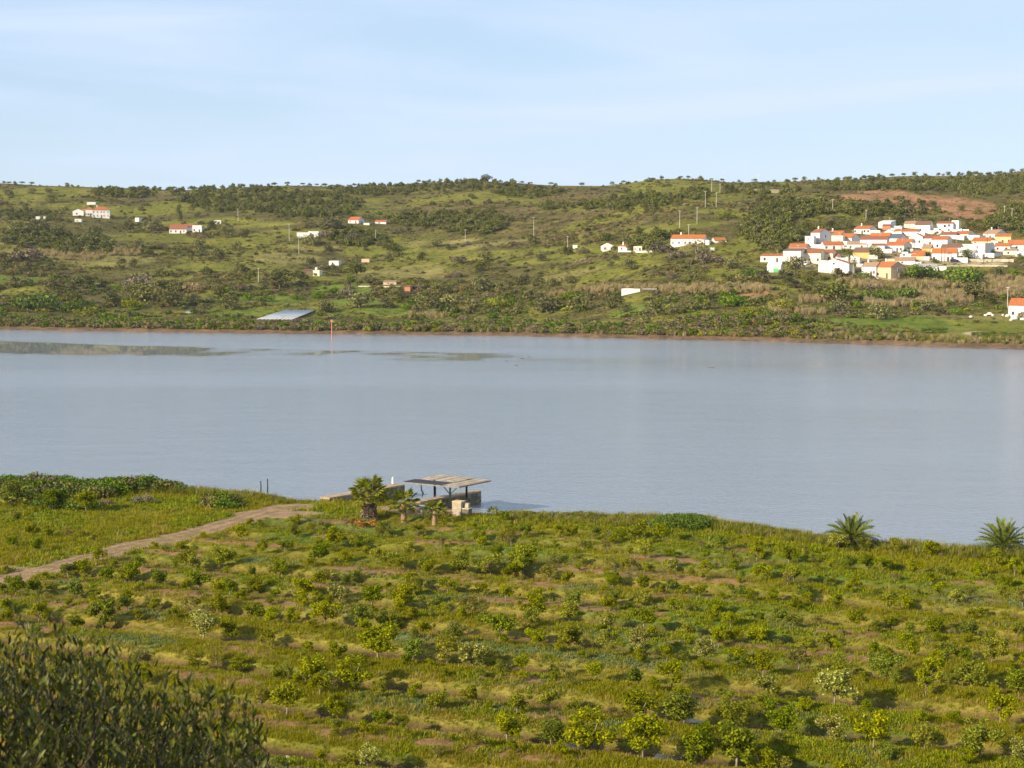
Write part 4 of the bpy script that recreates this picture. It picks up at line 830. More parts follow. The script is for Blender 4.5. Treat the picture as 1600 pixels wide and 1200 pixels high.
for k_, q in enumerate(CT.split(';')):
    px, py, h = map(int, q.split(',')); p = gp(px, py, FZ); k = SPEC.get((px, py))
    if k is None: r_ = random.random(); k = 'n' if r_ < .62 else 'd' if r_ < .84 else 't' if r_ < .97 else 'p'
    hm = max(h * p.y / F, .65) * 1.1; p.z = float(znear(np.array([p.x]), np.array([p.y]))[0])
    cm, tm = random.choice(CIT[k]); wid = random.uniform(1.0, 1.32) * (1.12 if hm < 1.4 else 1)
    row = round(float(row_phase(np.array([p.x]), np.array([p.y]))[0]) - .5); size = 'small' if hm < 1.15 else 'tall' if hm > 2 else 'medium'
    inrow = orchard_w(np.array([p.x]), np.array([p.y]))[0] > .3
    rr = 8 - row
    nth = ['first', 'second', 'third', 'fourth', 'fifth', 'sixth', 'seventh', 'eighth', 'ninth', 'tenth', 'eleventh', 'twelfth', 'thirteenth']
    if inrow: lab = f"{size} {TONE[k]} citrus tree, {nth[min(max(rr, 0), 12)]} row from river"
    else: lab = f"{size} {TONE[k]} citrus tree between track and river"
    t = thing('citrus_tree', None, p, lab, 'tree', 'citrus trees of the riverside orchard', random.random() * 6.28, (hm * wid, hm * wid, hm), lab)
    put('trunk', tm, t); put('crown', cm, t)
# ------------------------------------------------------------------ building materials and builder
for k, c in dict(white=(.68, .655, .60), cream=(.74, .66, .47), yellow=(.70, .55, .24), ochre=(.60, .38, .14), peach=(.62, .43, .27), brick=(.42, .19, .11), grey_wall=(.62, .585, .54), brown_wall=(.2, .13, .09)).items():
    M['wall_' + k] = solid('plaster_' + k, c, .9, .10, .35, spec=.1)
for k, c in dict(orange=(.39, .125, .045), deep_orange=(.43, .135, .04), rust=(.27, .10, .055), brown=(.18, .10, .065), tan=(.33, .21, .13), grey=(.36, .34, .31), slate=(.10, .115, .14), pale=(.62, .58, .53)).items():
    M['roof_' + k] = solid('roof_' + k, c, .85, .30, 1.6, spec=.15, streak=(3., .6, 1.), bump=.4)
M['glass'] = solid('dark_window_glass', (.03, .035, .045), .2, .2, 1, spec=.6)
M['frame'] = solid('window_frame', (.45, .42, .38), .6, .1, 2)
M['door_brown'] = solid('door_wood', (.13, .08, .05), .7, .2, 2)
M['door_green'] = solid('door_green', (.06, .45, .12), .6, .1, 2)
_wm = {}
M['steel'] = solid('painted_steel', (.6, .6, .58), .5, .1, 1)
def win_mesh(w, h, axis):
    k = (round(w, 1), round(h, 1), axis)
    if k not in _wm:
        f = MB(); t_ = .1
        def bx(m, x0, x1, y0, y1, z0, z1):
            m.box(x0, x1, y0, y1, z0, z1) if axis == 'x' else m.box(-y1, -y0, x0, x1, z0, z1)
        bx(f, -w/2, -w/2 + t_, -.05, .12, 0, h); bx(f, w/2 - t_, w/2, -.05, .12, 0, h); bx(f, -w/2 + t_, w/2 - t_, -.05, .12, h - t_, h); bx(f, -w/2 - .06, w/2 + .06, -.1, .12, -.1, 0)
        p = MB(); bx(p, -w/2 + t_, w/2 - t_, .03, .08, 0, h - t_)
        _wm[k] = (f.mesh('window', M['frame']), p.mesh('pane', M['glass']))
    return _wm[k]
def chimney(parent, x, y, z, h=1.1):
    m = MB(); m.box(x - .3, x + .3, y - .3, y + .3, z - .8, z + h); m.box(x - .38, x + .38, y - .38, y + .38, z + h, z + h + .12); m.box(x - .2, x + .2, y - .2, y + .2, z + h + .12, z + h + .35)
    put('chimney', m.mesh('chimney', M['wall_white']), parent)
def house(x0, x1, yb, ye, yr, form, turn, dep, wall, roof, nwin, label, opts=''):
    p = P1((x0 + x1) / 2, yb); D = p.y
    pl, pr = gd(x0, yb, D), gd(x1, yb, D); zb = pl.z; ppm = F / D
    u = ((x0 + x1) / 2 - 800) / F; th = -math.atan(u) + math.radians(turn); Wd = (x1 - x0) / ppm / math.cos(math.radians(turn)) * (1.04 if x0 > 1180 else 1); h = (yb - ye) / ppm * (1.05 if x0 > 1180 else 1); rh = max((ye - yr) / ppm, 0); dp = dep
    c = Vector(((pl.x + pr.x) / 2, D, zb)); name = 'shed' if Wd < 6 or any(w in label.split() for w in ('shed', 'hut', 'outbuilding', 'annex', 'ruin')) else 'house'
    cat = 'shed' if name == 'shed' else 'house'
    t = thing(name, None, c, label, cat, 'buildings of the far bank', th)
    a, b = -Wd / 2, Wd / 2; m = MB(); zl = -3.0; ov = .28; rt = .16; wallm, roofm = M['wall_' + wall], M['roof_' + roof]; r = MB()
    base = [(a, 0, zl), (b, 0, zl), (b, dp, zl), (a, dp, zl)]
    if form == 'g':
        m.add([(a,0,zl),(b,0,zl),(b,dp,zl),(a,dp,zl),(a,0,h),(b,0,h),(b,dp,h),(a,dp,h),(a,dp/2,h+rh),(b,dp/2,h+rh)], [(0,1,5,4),(1,2,6,9,5),(2,3,7,6),(3,0,4,8,7),(4,5,9,8),(6,7,8,9)])
        sl2 = rh / (dp / 2); e = .03
        for s in (0, 1):
            y0, y1 = (-ov, dp / 2) if s == 0 else (dp / 2, dp + ov); z0, z1 = (h - ov * sl2 + e, h + rh + e) if s == 0 else (h + rh + e, h - ov * sl2 + e)
            g2 = .12; r.hexa([(a-g2,y0,z0),(b+g2,y0,z0),(b+g2,y1,z1),(a-g2,y1,z1)], [(a-g2,y0,z0+rt),(b+g2,y0,z0+rt),(b+g2,y1,z1+rt),(a-g2,y1,z1+rt)])
    elif form == 'f':
        m.add([(a,0,zl),(b,0,zl),(b,dp,zl),(a,dp,zl),(a,0,h),(b,0,h),(b,dp,h),(a,dp,h),(0,0,h+rh),(0,dp,h+rh)], [(0,1,5,8,4),(1,2,6,5),(2,3,7,9,6),(3,0,4,7),(4,8,9,7),(5,6,9,8)])
        sl2 = rh / (Wd / 2); e = .03; g2 = .05
        for s in (-1, 1):
            q = [(s*(Wd/2+ov), -g2, h-ov*sl2+e), (0, -g2, h+rh+e), (0, dp+g2, h+rh+e), (s*(Wd/2+ov), dp+g2, h-ov*sl2+e)]
            if s > 0: q = q[::-1]
            r.hexa(q, [(x_, y_, z_ + rt) for x_, y_, z_ in q])
    elif form == 's':
        m.add([(a,0,zl),(b,0,zl),(b,dp,zl),(a,dp,zl),(a,0,h),(b,0,h),(b,dp,h+rh),(a,dp,h+rh)], [(0,1,5,4),(1,2,6,5),(2,3,7,6),(3,0,4,7),(4,5,6,7)])
        r.hexa([(a-.1,-ov,h+.03-ov*rh/dp),(b+.1,-ov,h+.03-ov*rh/dp),(b+.1,dp+.1,h+rh+.03),(a-.1,dp+.1,h+rh+.03)], [(a-.1,-ov,h+.19-ov*rh/dp),(b+.1,-ov,h+.19-ov*rh/dp),(b+.1,dp+.1,h+rh+.19),(a-.1,dp+.1,h+rh+.19)])
    elif form == 'h':
        m.box(a, b, 0, dp, zl, h); q = min(dp / 2, Wd / 2) ; k = ov
        r.add([(a-k,-k,h+.02),(b+k,-k,h+.02),(b+k,dp+k,h+.02),(a-k,dp+k,h+.02),(a+q*.8,dp/2,h+rh+.15),(b-q*.8,dp/2,h+rh+.15),(a-k,-k,h+.14),(b+k,-k,h+.14),(b+k,dp+k,h+.14),(a-k,dp+k,h+.14)], [(3,2,1,0),(0,1,7,6),(1,2,8,7),(2,3,9,8),(3,0,6,9),(6,7,5,4),(7,8,5),(8,9,4,5),(9,6,4)])
    else:
        m.box(a, b, 0, dp, zl, h); pw = .18
        r.box(a, b, 0, pw, h, h + .35); r.box(a, b, dp - pw, dp, h, h + .35); r.box(a, a + pw, pw, dp - pw, h, h + .35); r.box(b - pw, b, pw, dp - pw, h, h + .35); r.box(a + pw, b - pw, pw, dp - pw, h + .002, h + .06)
        if rh > 0: pass
        roofm = wallm
    wo_ = put('wall', m.mesh('wall', wallm), t)
    rn = 'parapet' if form == 't' else 'roof'
    put(rn, r.mesh(rn, roofm), t)
    two = h > 5.0; rows = [1.0, h / 2 + .9] if two and ('two' in opts or nwin >= 2) else [min(1.0, h * .35)]
    per = max(1, round(nwin / len(rows))) if nwin else 0
    wh = min(1.25, h * .42)
    doordone = False
    for ri, zz in enumerate(rows):
        for i in range(per):
            xx = a + Wd * (i + .5 + (.12 * ((i * 7 + ri * 3) % 3 - 1))) / per
            if ri == 0 and not doordone and (i == per // 2) and per > 1 and h > 2.2:
                d = MB(); dh = min(2.05, h * .8); d.box(xx - .5, xx + .5, -.05, .04, -.3, dh); put('door', d.mesh('door', M['door_brown']), t); doordone = True; continue
            f, g3 = win_mesh(1.05, wh, 'x'); w_ = put('window', f, t, (xx, -.03, zz)); put('pane', g3, w_)
    if form in 'gh' and ('gw' in opts or (abs(turn) > 18 and turn < 0 and 'gg' not in opts)):
        for (yy, zz) in ([(dp * .5, h * .62), (dp * .62, h * .12)] if h > 4.5 else [(dp * .5, h * .35)]):
            f, g3 = win_mesh(.9, wh, 'y'); w_ = put('window', f, t, (b + .03, yy, zz)); w_.rotation_euler = (0, 0, math.pi); w_.location.x = b + .03
            f2 = f; put('pane', g3, w_)
    if x0 > 1185 and x0 < 1570 and yb < 424:
        q2 = random.Random(int(x0 * 7 + yb)); m = MB(); e = q2.uniform(2.5, 6); m.box(b + .01, b + e, .1, .35, zl - 1, q2.uniform(1.2, 2.0)); m.box(b + e - .25, b + e, .36, dp * .8, zl - 1, q2.uniform(1.1, 1.8)); put('yard_wall', m.mesh('yard_wall', M['wall_white']), t)
        ah = h * q2.uniform(.7, 1.0) + rh * .5; m = MB(); m.box(a + Wd * .1, a + Wd * q2.uniform(.5, .8), dp + .01, dp + 4, zl, ah); put('rear_annex', m.mesh('rear_annex', M['wall_' + q2.choice(['white', 'white', 'cream', 'grey_wall'])]), t)
        m = MB(); m.box(a + Wd * .05, a + Wd * .85, dp + .02, dp + 4.2, ah + .01, ah + .14); put('annex_roof', m.mesh('annex_roof', M['roof_' + q2.choice(['orange', 'tan', 'pale', 'rust'])]), t)
        if q2.random() < .5: m = MB(); zz = h + rh; m.tube([(a + Wd * .7, dp / 2, zz), (a + Wd * .7, dp / 2, zz + 1.6)], .04, 4); m.box(a + Wd * .7 - .5, a + Wd * .7 + .5, dp / 2 - .03, dp / 2 + .03, zz + 1.4, zz + 1.46); put('aerial', m.mesh('aerial', M['steel']), t)
    if 'chim' in opts: chimney(t, a + Wd * .25, dp * .5, h + rh)
    if 'green' in opts:
        d = MB(); d.box(-.2, 1.9, -.06, .04, -.4, 1.9); put('door', d.mesh('door', M['door_green']), t, label='bright green double door')
    if 'round' in opts:
        d = MB(); n = 14; zc = h * .72; ring = [(math.cos(6.283 * k / n) * .7, zc + math.sin(6.283 * k / n) * .7) for k in range(n)]
        d.hexa([(q[0], -.05, q[1]) for q in ring], [(q[0], .04, q[1]) for q in ring]); put('round_window', d.mesh('round_window', M['glass']), t)
    if 'arch' in opts:
        f, g3 = win_mesh(.9, .8, 'x'); w_ = put('window', f, t, (0, -.03, h * .95)); put('pane', g3, w_)
    return t
for q in BUILDINGS: house(*q)

# utility poles: px, base py, top py, material
M['pole_concrete'] = solid('pole_concrete', (.50, .45, .36), .8, .15, 1)
M['pole_wood'] = solid('pole_wood', (.10, .075, .055), .85, .2, 3)
POLES = "834,370,340,c,standing alone on the heath slope;887,386,369,c,west of the white house by the track;1062,356,329,c,above the long orange-roofed farmhouse;1089,350,324,c,below the green knoll;1102,324,299,c,lower west of the hilltop pole pair;1119,325,301,c,lower east of the hilltop pole pair;1112,301,280,c,upper west of the hilltop pole pair;1125,301,287,c,upper east of the hilltop pole pair;1076,367,350,c,directly behind the long farmhouse roof;452,377,350,c,beside the white hillside ruin;467,397,371,c,below the white hillside ruin;587,376,360,c,on the meadow under the small hill houses;727,379,359,c,over the red-brown cutting;404,442,419,c,on the lower slope near the plastic tunnels;372,346,327,c,on the grass saddle under the pine ridge;1301,327,311,c,among trees below the bare red slope;1353,345,328,c,above the top row of the village;1574,483,448,c,tall pale one beside the riverside house;1428,402,380,w,dark one by the orange lean-to;1471,411,388,w,dark one before the long white house;1476,410,387,w,second dark one before the long white house;1542,397,366,w,dark one before the grey-white block;1401,444,421,w,dark one below the peach-walled house;1537,412,391,w,dark one on the retaining wall;1569,340,322,c,east end of the bare red slope;1581,345,326,c,farthest east on the slope"
for q in POLES.split(';'):
    a = q.split(','); px, yb, yt = float(a[0]), float(a[1]), float(a[2]); p = P1(px, yb); h = max((yb - yt) * p.y / F, 5.); mt = M['pole_concrete'] if a[3] == 'c' else M['pole_wood']
    t = thing('utility_pole', None, p, ('pale concrete' if a[3] == 'c' else 'wooden') + ' utility pole, ' + a[4], 'pole', 'utility poles on the far bank', -math.atan((px - 800) / F))
    m = MB(); m.tube([(0, 0, -1), (0, 0, h)], [.18, .11], 6); put('pole', m.mesh('pole', mt), t)
    m = MB(); m.box(-.8, .8, -.06, .06, h - .5, h - .36)
    for xx in (-.7, 0, .7): m.box(xx - .05, xx + .05, -.05, .05, h - .36, h - .16)
    put('crossarm', m.mesh('crossarm', mt), t)
for px, hh, lab in ((1129.5, 9, 'thin lattice radio mast on the grassy hilltop skyline'), (1182, 6, 'shorter thin mast on the skyline east of the hilltop')):
    u = (px - 800) / F; D = float(np.interp(u, us, CD)); t = thing('radio_mast', None, (u * D, D, float(zfar(u * D, D))), lab, 'mast', 'masts on the skyline'); m = MB()
    for k in range(3):
        a = k * 2.09; m.tube([(.35 * math.cos(a), .35 * math.sin(a), -1), (.12 * math.cos(a), .12 * math.sin(a), hh)], .05, 4)
    for k in range(int(hh)): m.tube([(.3, 0, k + .2), (-.15, .25, k + .9)], .03, 3)
    put('mast', m.mesh('mast', M['steel']), t); m = MB(); m.box(-.5, .5, -.08, .08, hh - .9, hh - .1); put('antenna', m.mesh('antenna', M['steel']), t)

# tall date palms of the village
def pinnate(L, droop, nl, w, rg, mat, name='frond'):
    V = []; v = []; F_ = []
    def pt(s): return np.array([L * s * (1 - .18 * droop * s), 0, L * (.22 * s - droop * s * s)])
    m = []
    for i in range(nl):
        s = .14 + .86 * i / (nl - 1); p = pt(s); ll = w * (math.sin(math.pi * min(s * .8 + .18, 1)) ** .6) * rg.uniform(.85, 1.1)
        for sd in (-1, 1):
            d = np.array([.62, sd * .8, .34 + rg.normal() * .14]); d /= np.linalg.norm(d); e = p + d * ll; b = np.array([.055 * L / 3, 0, 0])
            o = len(V); V += [p - b, p + b, e]; q = rg.random(); v += [q] * 3; F_.append((o, o + 1, o + 2))
    seg = 7; o = len(V)
    for i in range(seg + 1):
        p = pt(i / seg); r = .035 * L / 3 * (1 - .7 * i / seg) + .006; V += [p + (0, r, 0), p - (0, r, 0), p + (0, 0, r * 1.2)]; v += [.95] * 3
    for i in range(seg):
        for a, b in ((0, 1), (1, 2), (2, 0)):
            F_.append((o + 3*i + a, o + 3*i + b, o + 3*i + 3 + b)); F_.append((o + 3*i + a, o + 3*i + 3 + b, o + 3*i + 3 + a))
    return mesh_np(name, np.array(V), np.array(F_), mat, v)
def fan(L, R, nb, rg, mat, dead=False, name='frond'):
    V = []; v = []; F_ = []
    for i in range(nb):
        a = math.radians(-118 + 236 * (i + .5) / nb) + rg.normal() * .03; r = R * (1 - .25 * abs(a) / 2.1) * rg.uniform(.9, 1.08); hw = R * 2.1 / nb
        c = np.array([L, 0, 0.]); d = np.array([math.cos(a), math.sin(a), 0.]); n = np.array([-d[1], d[0], 0.]); up = .05 * R * (1 if i % 2 else -1); sag = (.35 if not dead else .8) * R
        mid = c + d * r * .55 + (0, 0, up + R * .05 - .06 * R * abs(a)); tip = c + d * r + (0, 0, -sag * rg.uniform(.35, 1) * .6 - .1 * R * abs(a))
        o = len(V); V += [c, mid - n * hw * .42, tip, mid + n * hw * .42]; q = rg.random(); v += [q * .8, q, q, q]; F_ += [(o, o + 1, o + 2), (o, o + 2, o + 3)]
    o = len(V); V += [(0, .03, 0), (0, -.03, 0), (L, -.015, 0.02), (L, .015, 0.02), (0, 0, .04), (L, 0, .035)]; v += [.9] * 6; F_ += [(o, o+1, o+2), (o, o+2, o+3), (o+1, o+4, o+5), (o+1, o+5, o+2), (o+4, o, o+3), (o+4, o+3, o+5)]
    return mesh_np(name, np.array(V, float), np.array(F_), mat, v)
def palm_trunk(h, r0, r1, rg, mat, rings=16, lean=(0, 0)):
    V = []; Q = []; n = 12
    for i in range(rings + 1):
        s = i / rings; r = (r0 * (1 - s) + r1 * s) * (1 + (.14 if i % 2 else -.05)) * (1 + .35 * max(0, .12 - s) / .12)
        for k in range(n): a = 6.283 * k / n + (.26 if i % 2 else 0); rr = r * (1 + rg.normal() * .05); V.append((math.cos(a) * rr + lean[0] * s * s, math.sin(a) * rr + lean[1] * s * s, -.15 + (h + .15) * s))
    for i in range(rings):
        for k in range(n): Q.append((i * n + k, i * n + (k + 1) % n, (i + 1) * n + (k + 1) % n, (i + 1) * n + k))
    Q.append(((rings) * n, rings * n + 4, rings * n + 8, rings * n + 8))
    return mesh_np('trunk', np.array(V), np.array(Q[:-1]), mat)
def palm(label, loc, h, kind, R, nf, els, mats, r0, r1, lean=(0, 0), cat='palm tree', group=None, skirt=0, seed=1, uniq=None):
    q = np.random.default_rng(seed); t = thing('palm_tree', None, loc, label, cat, group)
    put('trunk', palm_trunk(h, r0, r1, q, mats[1], max(6, int(h / .16)), lean), t)
    if kind == 'p': pr = [pinnate(R, dr, 32, R * .20, q, mats[0]) for dr in (.2, .38, .55, .75)]
    else: pr = [fan(R * .58, R * .46, 17, q, mats[0]) for k in range(3)]
    for i in range(nf):
        s = (i + .5) / nf; el = els[0] + (els[1] - els[0]) * s ** .9 + q.normal() * .05; az = i * 2.39996 + q.normal() * .1
        m = pr[min(3, int(s * 4))] if kind == 'p' else pr[i % 3]
        o = put('frond', m, t, (lean[0] + math.cos(az) * r1 * .6, lean[1] + math.sin(az) * r1 * .6, h + .12 * (1 - s)))
        o.rotation_euler = (q.normal() * .25, -el, az); k = q.uniform(.85, 1.08) * (1 - .12 * (1 - s) if kind == 'p' else 1); o.scale = (k, k, k)
    if skirt:
        dm = [fan(R * .42, R * .42, 9, q, M['dead_leaf'], True, 'dead_frond') for k in range(2)]
        for i in range(skirt):
            az = i * 2.4; zz = h - .15 - (i / skirt) * h * .42; o = put('dead_frond', dm[i % 2], t, (lean[0] + math.cos(az) * r1, lean[1] + math.sin(az) * r1, zz)); o.rotation_euler = (q.normal() * .3, math.radians(q.uniform(62, 82)), az); k = q.uniform(.8, 1.1); o.scale = (k, k, k)
    return t
for px, yb, yc, R, lab in ((1326, 427, 399, 3.4, 'tall date palm with thick pale trunk in front of the village'), (1334, 430, 410, 2.8, 'shorter drooping date palm beside the tall village palm')):
    p = P1(px, yb); h = (yb - yc) * p.y / F; palm(lab, p, h, 'p', R, 26, (math.radians(70), math.radians(-35)), (M['date_leaf'], M['pale_bark']), .62, .5, seed=px)

# parked cars in the village
def car(p, rz, label, col):
    t = thing('parked_car', None, p, label, 'car', None, rz)
    b = MB(); prof = [(-2.1,.35),(2.05,.35),(2.12,.65),(1.95,.85),(.95,.95),(.35,1.4),(-1.2,1.42),(-1.95,.98),(-2.12,.9)]
    b.hexa([(x_, -.82, z_) for x_, z_ in prof], [(x_ * .98, .82, z_) for x_, z_ in prof]); put('body', b.mesh('body', solid('car_paint_' + label[:5], col, .3, .05, 1, spec=.6)), t)
    g_ = MB()
    for s in (-1, 1): g_.add([(.3, s*.835, 1.32), (-1.15, s*.835, 1.34), (-1.6, s*.835, 1.0), (.8, s*.835, .98)], [(0,1,2,3)] if s > 0 else [(3,2,1,0)])
    put('side_window', g_.mesh('side_window', M['glass']), t)
    for x_ in (-1.35, 1.35):
        for s in (-1, 1):
            w_ = MB(); w_.tube([(x_, s * .9, .32), (x_, s * .68, .32)], .33, 12); put('wheel', w_.mesh('wheel', M['tyre']), t)
M['tyre'] = solid('tyre_rubber', (.02, .02, .02), .9, .1, 1)
p = P1(1490, 410); car(p + Vector((0, -1, .05)), -.28, 'dark blue car parked by the long white village house', (.02, .03, .06))
p = P1(1430, 411); car(p + Vector((0, -1, .05)), .5, 'grey car parked under the dark utility pole', (.22, .22, .23))
# walls of the village: pale retaining walls along the lane
def wall_run(pts, h, th, mat, label, name='retaining_wall', cat='wall'):
    c = pts[0]; t = thing(name, None, c, label, cat); m = MB()
    for a, b in zip(pts[:-1], pts[1:]):
        a2, b2 = a - c, b - c; d = (b2 - a2); d.z = 0; d.normalize(); n = Vector((-d.y, d.x, 0)) * th / 2
        m.hexa([a2 - n + Vector((0,0,-1.5)), b2 - n + Vector((0,0,-1.5)), b2 + n + Vector((0,0,-1.5)), a2 + n + Vector((0,0,-1.5))], [a2 - n + Vector((0,0,h)), b2 - n + Vector((0,0,h)), b2 + n + Vector((0,0,h)), a2 + n + Vector((0,0,h))])
    put('wall', m.mesh('wall', mat), t)
M['rubble_wall'] = solid('rubble_wall', (.50, .43, .32), .95, .35, .8, bump=.5)
wall_run([P1(x_, 409.5) for x_ in (1494, 1515, 1540, 1565, 1584)], 1.3, .5, M['rubble_wall'], 'long pale rubble retaining wall along the village lane')
wall_run([P1(x_, 417) for x_ in (1480, 1510, 1540, 1574)], .7, .5, M['rubble_wall'], 'lower pale stone terrace wall under the village lane')
wall_run([P1(1346, 420), P1(1356, 426), P1(1366, 433), P1(1373, 439)], .5, .5, M['rubble_wall'], 'short pale wall beside the diagonal village street')
wall_run([P1(970, 394), P1(990, 395), P1(1020, 395)], .8, .4, M['wall_white'], 'low white garden wall beside the hill track house')
wall_run([P1(x_, 449) for x_ in (560, 600, 637)], .5, .5, M['rubble_wall'], 'broken dry stone wall on the green meadow')
# open carport
p = P1(1016, 459); t = thing('open_carport', None, p, 'open carport with thin pale roof on posts by the low white shed', 'carport', None, -.1); m = MB()
for xx, yy in ((-2.5, 0), (0, 0), (2.5, 0), (-2.5, 3), (2.5, 3)):
    q = MB(); q.box(xx - .08, xx + .08, yy - .08, yy + .08, -.5, 1.9); put('post', q.mesh('post', M['pole_wood']), t)
m.box(-3.4, 2.9, -.4, 3.4, 1.9, 2.05); put('roof', m.mesh('roof', M['roof_pale']), t)
# round tank on the water hut
p = P1(494, 431); m = MB(); zt = p.z + 9 * p.y / F; m.tube([(0, 0, 0), (0, 0, .3), (0, 0, 1.1), (0, 0, 1.35)], [.7, .8, .75, .3], 12); thing('water_tank', m.mesh('water_tank', M['wall_white']), (p.x, p.y + 1.5, zt + .05), 'round white water tank on top of the cream hut', 'tank')
# plastic crop tunnels
M['plastic'] = solid('crop_plastic', (.40, .41, .41), .4, .25, .25, spec=.5)
def tunnels(quad, n, label):
    a, b, c, d = [P1(*q) for q in quad]; t = thing('plastic_crop_cover', None, a, label, 'greenhouse')
    for i in range(n):
        s0, s1 = i / n, (i + .82) / n; q = MB(); sec = 8; V = []
        A, B = a.lerp(b, s0), a.lerp(b, s1); C_, D_ = d.lerp(c, s0), d.lerp(c, s1)
        for P, Q in ((A, B), (C_, D_)):
            for k in range(sec + 1): th = math.pi * k / sec; w = P.lerp(Q, (1 - math.cos(th)) / 2); V.append(tuple(w - a + Vector((0, 0, .15 + math.sin(th) * .3))))
        q.add(V, [(k, k + 1, sec + 2 + k, sec + 1 + k) for k in range(sec)] + [tuple(range(sec + 1))[::-1], tuple(range(sec + 1, 2 * sec + 2))]); put('plastic_tunnel', q.mesh('plastic_tunnel', M['plastic'], True), t)
tunnels([(401, 499.5), (458, 500), (493, 486), (446, 486)], 9, 'grey-blue plastic covered crop tunnels by the far bank')
tunnels([(288, 491), (303, 491), (306, 487), (293, 487)], 3, 'small patch of whitish plastic crop covers behind a bush')
# channel marker standing in the river
M['marker'] = solid('marker_paint', (.50, .20, .12), .6, .2, 1)
p = gp(518.5, 528.5, 0); t = thing('channel_marker', None, p, 'slim orange channel marker post standing in the river', 'marker'); m = MB(); h = 29 * p.y / F; m.tube([(0, 0, -1), (0, 0, h - .9)], [.22, .16], 8); put('post', m.mesh('post', M['marker']), t)
m = MB(); m.box(-.42, .42, -.05, .05, h - .9, h); put('board', m.mesh('board', M['marker']), t)
# fence and rocks near the riverside house
t = thing('pasture_fence', None, P1(1540, 504), 'low wooden rail fence on the green pasture by the riverside house', 'fence'); base = P1(1540, 504); prev = None
for i, (px, py) in enumerate([(1470, 497), (1483, 498), (1497, 501), (1510, 503), (1524, 503), (1540, 504), (1555, 504), (1568, 505), (1582, 505), (1597, 506)]):
    p = P1(px, py) - base; q = MB(); q.box(p.x - .08, p.x + .08, p.y - .08, p.y + .08, p.z - .3, p.z + 1.25); put('fence_post', q.mesh('fence_post', M['pole_wood']), t)
    if prev is not None:
        for z_ in (.55, 1.05): q = MB(); q.tube([prev + Vector((0, 0, z_)), p + Vector((0, 0, z_))], .055, 4); put('rail', q.mesh('rail', M['pole_wood']), t)
    prev = p
def rock_mesh(s, rg, mat, n=5):
    bm_v = []; u_ = 7; V = []; Q = []
    for i in range(5):
        th = math.pi * i / 4
        for k in range(u_): a = 6.283 * k / u_; r = s * rg.uniform(.75, 1.15) * (.05 if i in (0, 4) else 1); V.append((math.cos(a) * math.sin(th) * r if i not in (0, 4) else math.cos(a) * .1 * s, math.sin(a) * math.sin(th) * r if i not in (0, 4) else math.sin(a) * .1 * s, math.cos(th) * s * .6))
    for i in range(4):
        for k in range(u_): Q.append((i * u_ + k, (i + 1) * u_ + k, (i + 1) * u_ + (k + 1) % u_, i * u_ + (k + 1) % u_))
    return mesh_np('rock', np.array(V), np.array(Q), mat)
M['pale_rock'] = solid('pale_rock', (.62, .57, .48), .95, .25, 2, bump=.4); M['brown_rock'] = solid('brown_rock', (.36, .28, .2), .95, .3, 2, bump=.4)
rk = [rock_mesh(1, rg, M['pale_rock']) for k in range(4)]; rk2 = [rock_mesh(1, rg, M['brown_rock']) for k in range(4)]
for i, (px, py, s) in enumerate([(1546, 492, 1.4), (1540, 494, .9), (1551, 493.5, .8), (1517, 497, .9), (1574, 494.5, 1.2), (1585, 499, 1.5), (1592, 498, 1.3), (1580, 501, .9), (1567, 494, .7), (1598, 500, 1.1)]):
    p = P1(px, py); thing('rock', rk[i % 4], p + Vector((0, 0, .2)), 'pale boulder', 'rock', 'pale boulders by the riverside house', random.random() * 6, s, 'pale boulder near the riverside house')
# ------------------------------------------------------------------ riverside shelter, quay walls, table and block
def zn(p): return float(znear(np.array([p.x]), np.array([p.y]))[0])
def ground(px, py): p = gp(px, py, FZ); p.z = zn(p); return p
M['roof_board'] = solid('weathered_roof_board', (.37, .30, .21), .85, .3, 1.2, streak=(1, 1, 1))
M['roof_board2'] = solid('darker_roof_board', (.28, .225, .165), .85, .3, 1.2)
M['net'] = solid('dark_shade_net', (.035, .035, .045), .9, .3, 2)
M['post_green'] = solid('dark_green_post', (.018, .026, .022), .7, .3, 2)
M['beam'] = solid('grey_beam', (.22, .21, .18), .8, .3, 2)
A_ = gp(630.4, 752.9, 3.95); Fc = gp(706, 761, 3.75); Bc = gp(680, 742.4, 4.4); av = Fc - A_; av.z = -.12; av *= 1.15; bv = Bc - A_; bv.z = .38
sh = thing('riverside_shelter', None, (A_.x, A_.y, FZ), 'open shelter with pale board roof and dark net on braced posts beside the river', 'shelter')
O = Vector((A_.x, A_.y, FZ)); A0 = A_ - O
def RP(s, q, dz=0): v_ = A0 + av * s + bv * q; return Vector((v_.x, v_.y, v_.z + dz))
def slab(s0, s1, q0, q1, z0, z1, nm, mt):
    m = MB(); m.hexa([RP(s0, q0, z0), RP(s1, q0, z0), RP(s1, q1, z0), RP(s0, q1, z0)], [RP(s0, q0, z1), RP(s1, q0, z1), RP(s1, q1, z1), RP(s0, q1, z1)]); return put(nm, m.mesh(nm, mt), sh)
for i in range(9):
    s0 = .06 + i * .073; slab(s0, s0 + .066, .34 + .02 * math.sin(i * 2.1), 1.0 + .02 * math.sin(i * 3), .16 + .03 * (i % 2), .20 + .03 * (i % 2), 'roof_board', M['roof_board'] if i % 3 else M['roof_board2'])
for i in range(5):
    s0 = .70 + i * .062; slab(s0, s0 + .056, .0 + .02 * math.sin(i * 2.7), 1.03, .03 + .02 * (i % 2), .07 + .02 * (i % 2), 'roof_board', M['roof_board'] if i % 2 else M['roof_board2'])
slab(.0, .69, -.03, .36, .06, .08, 'shade_net', M['net'])
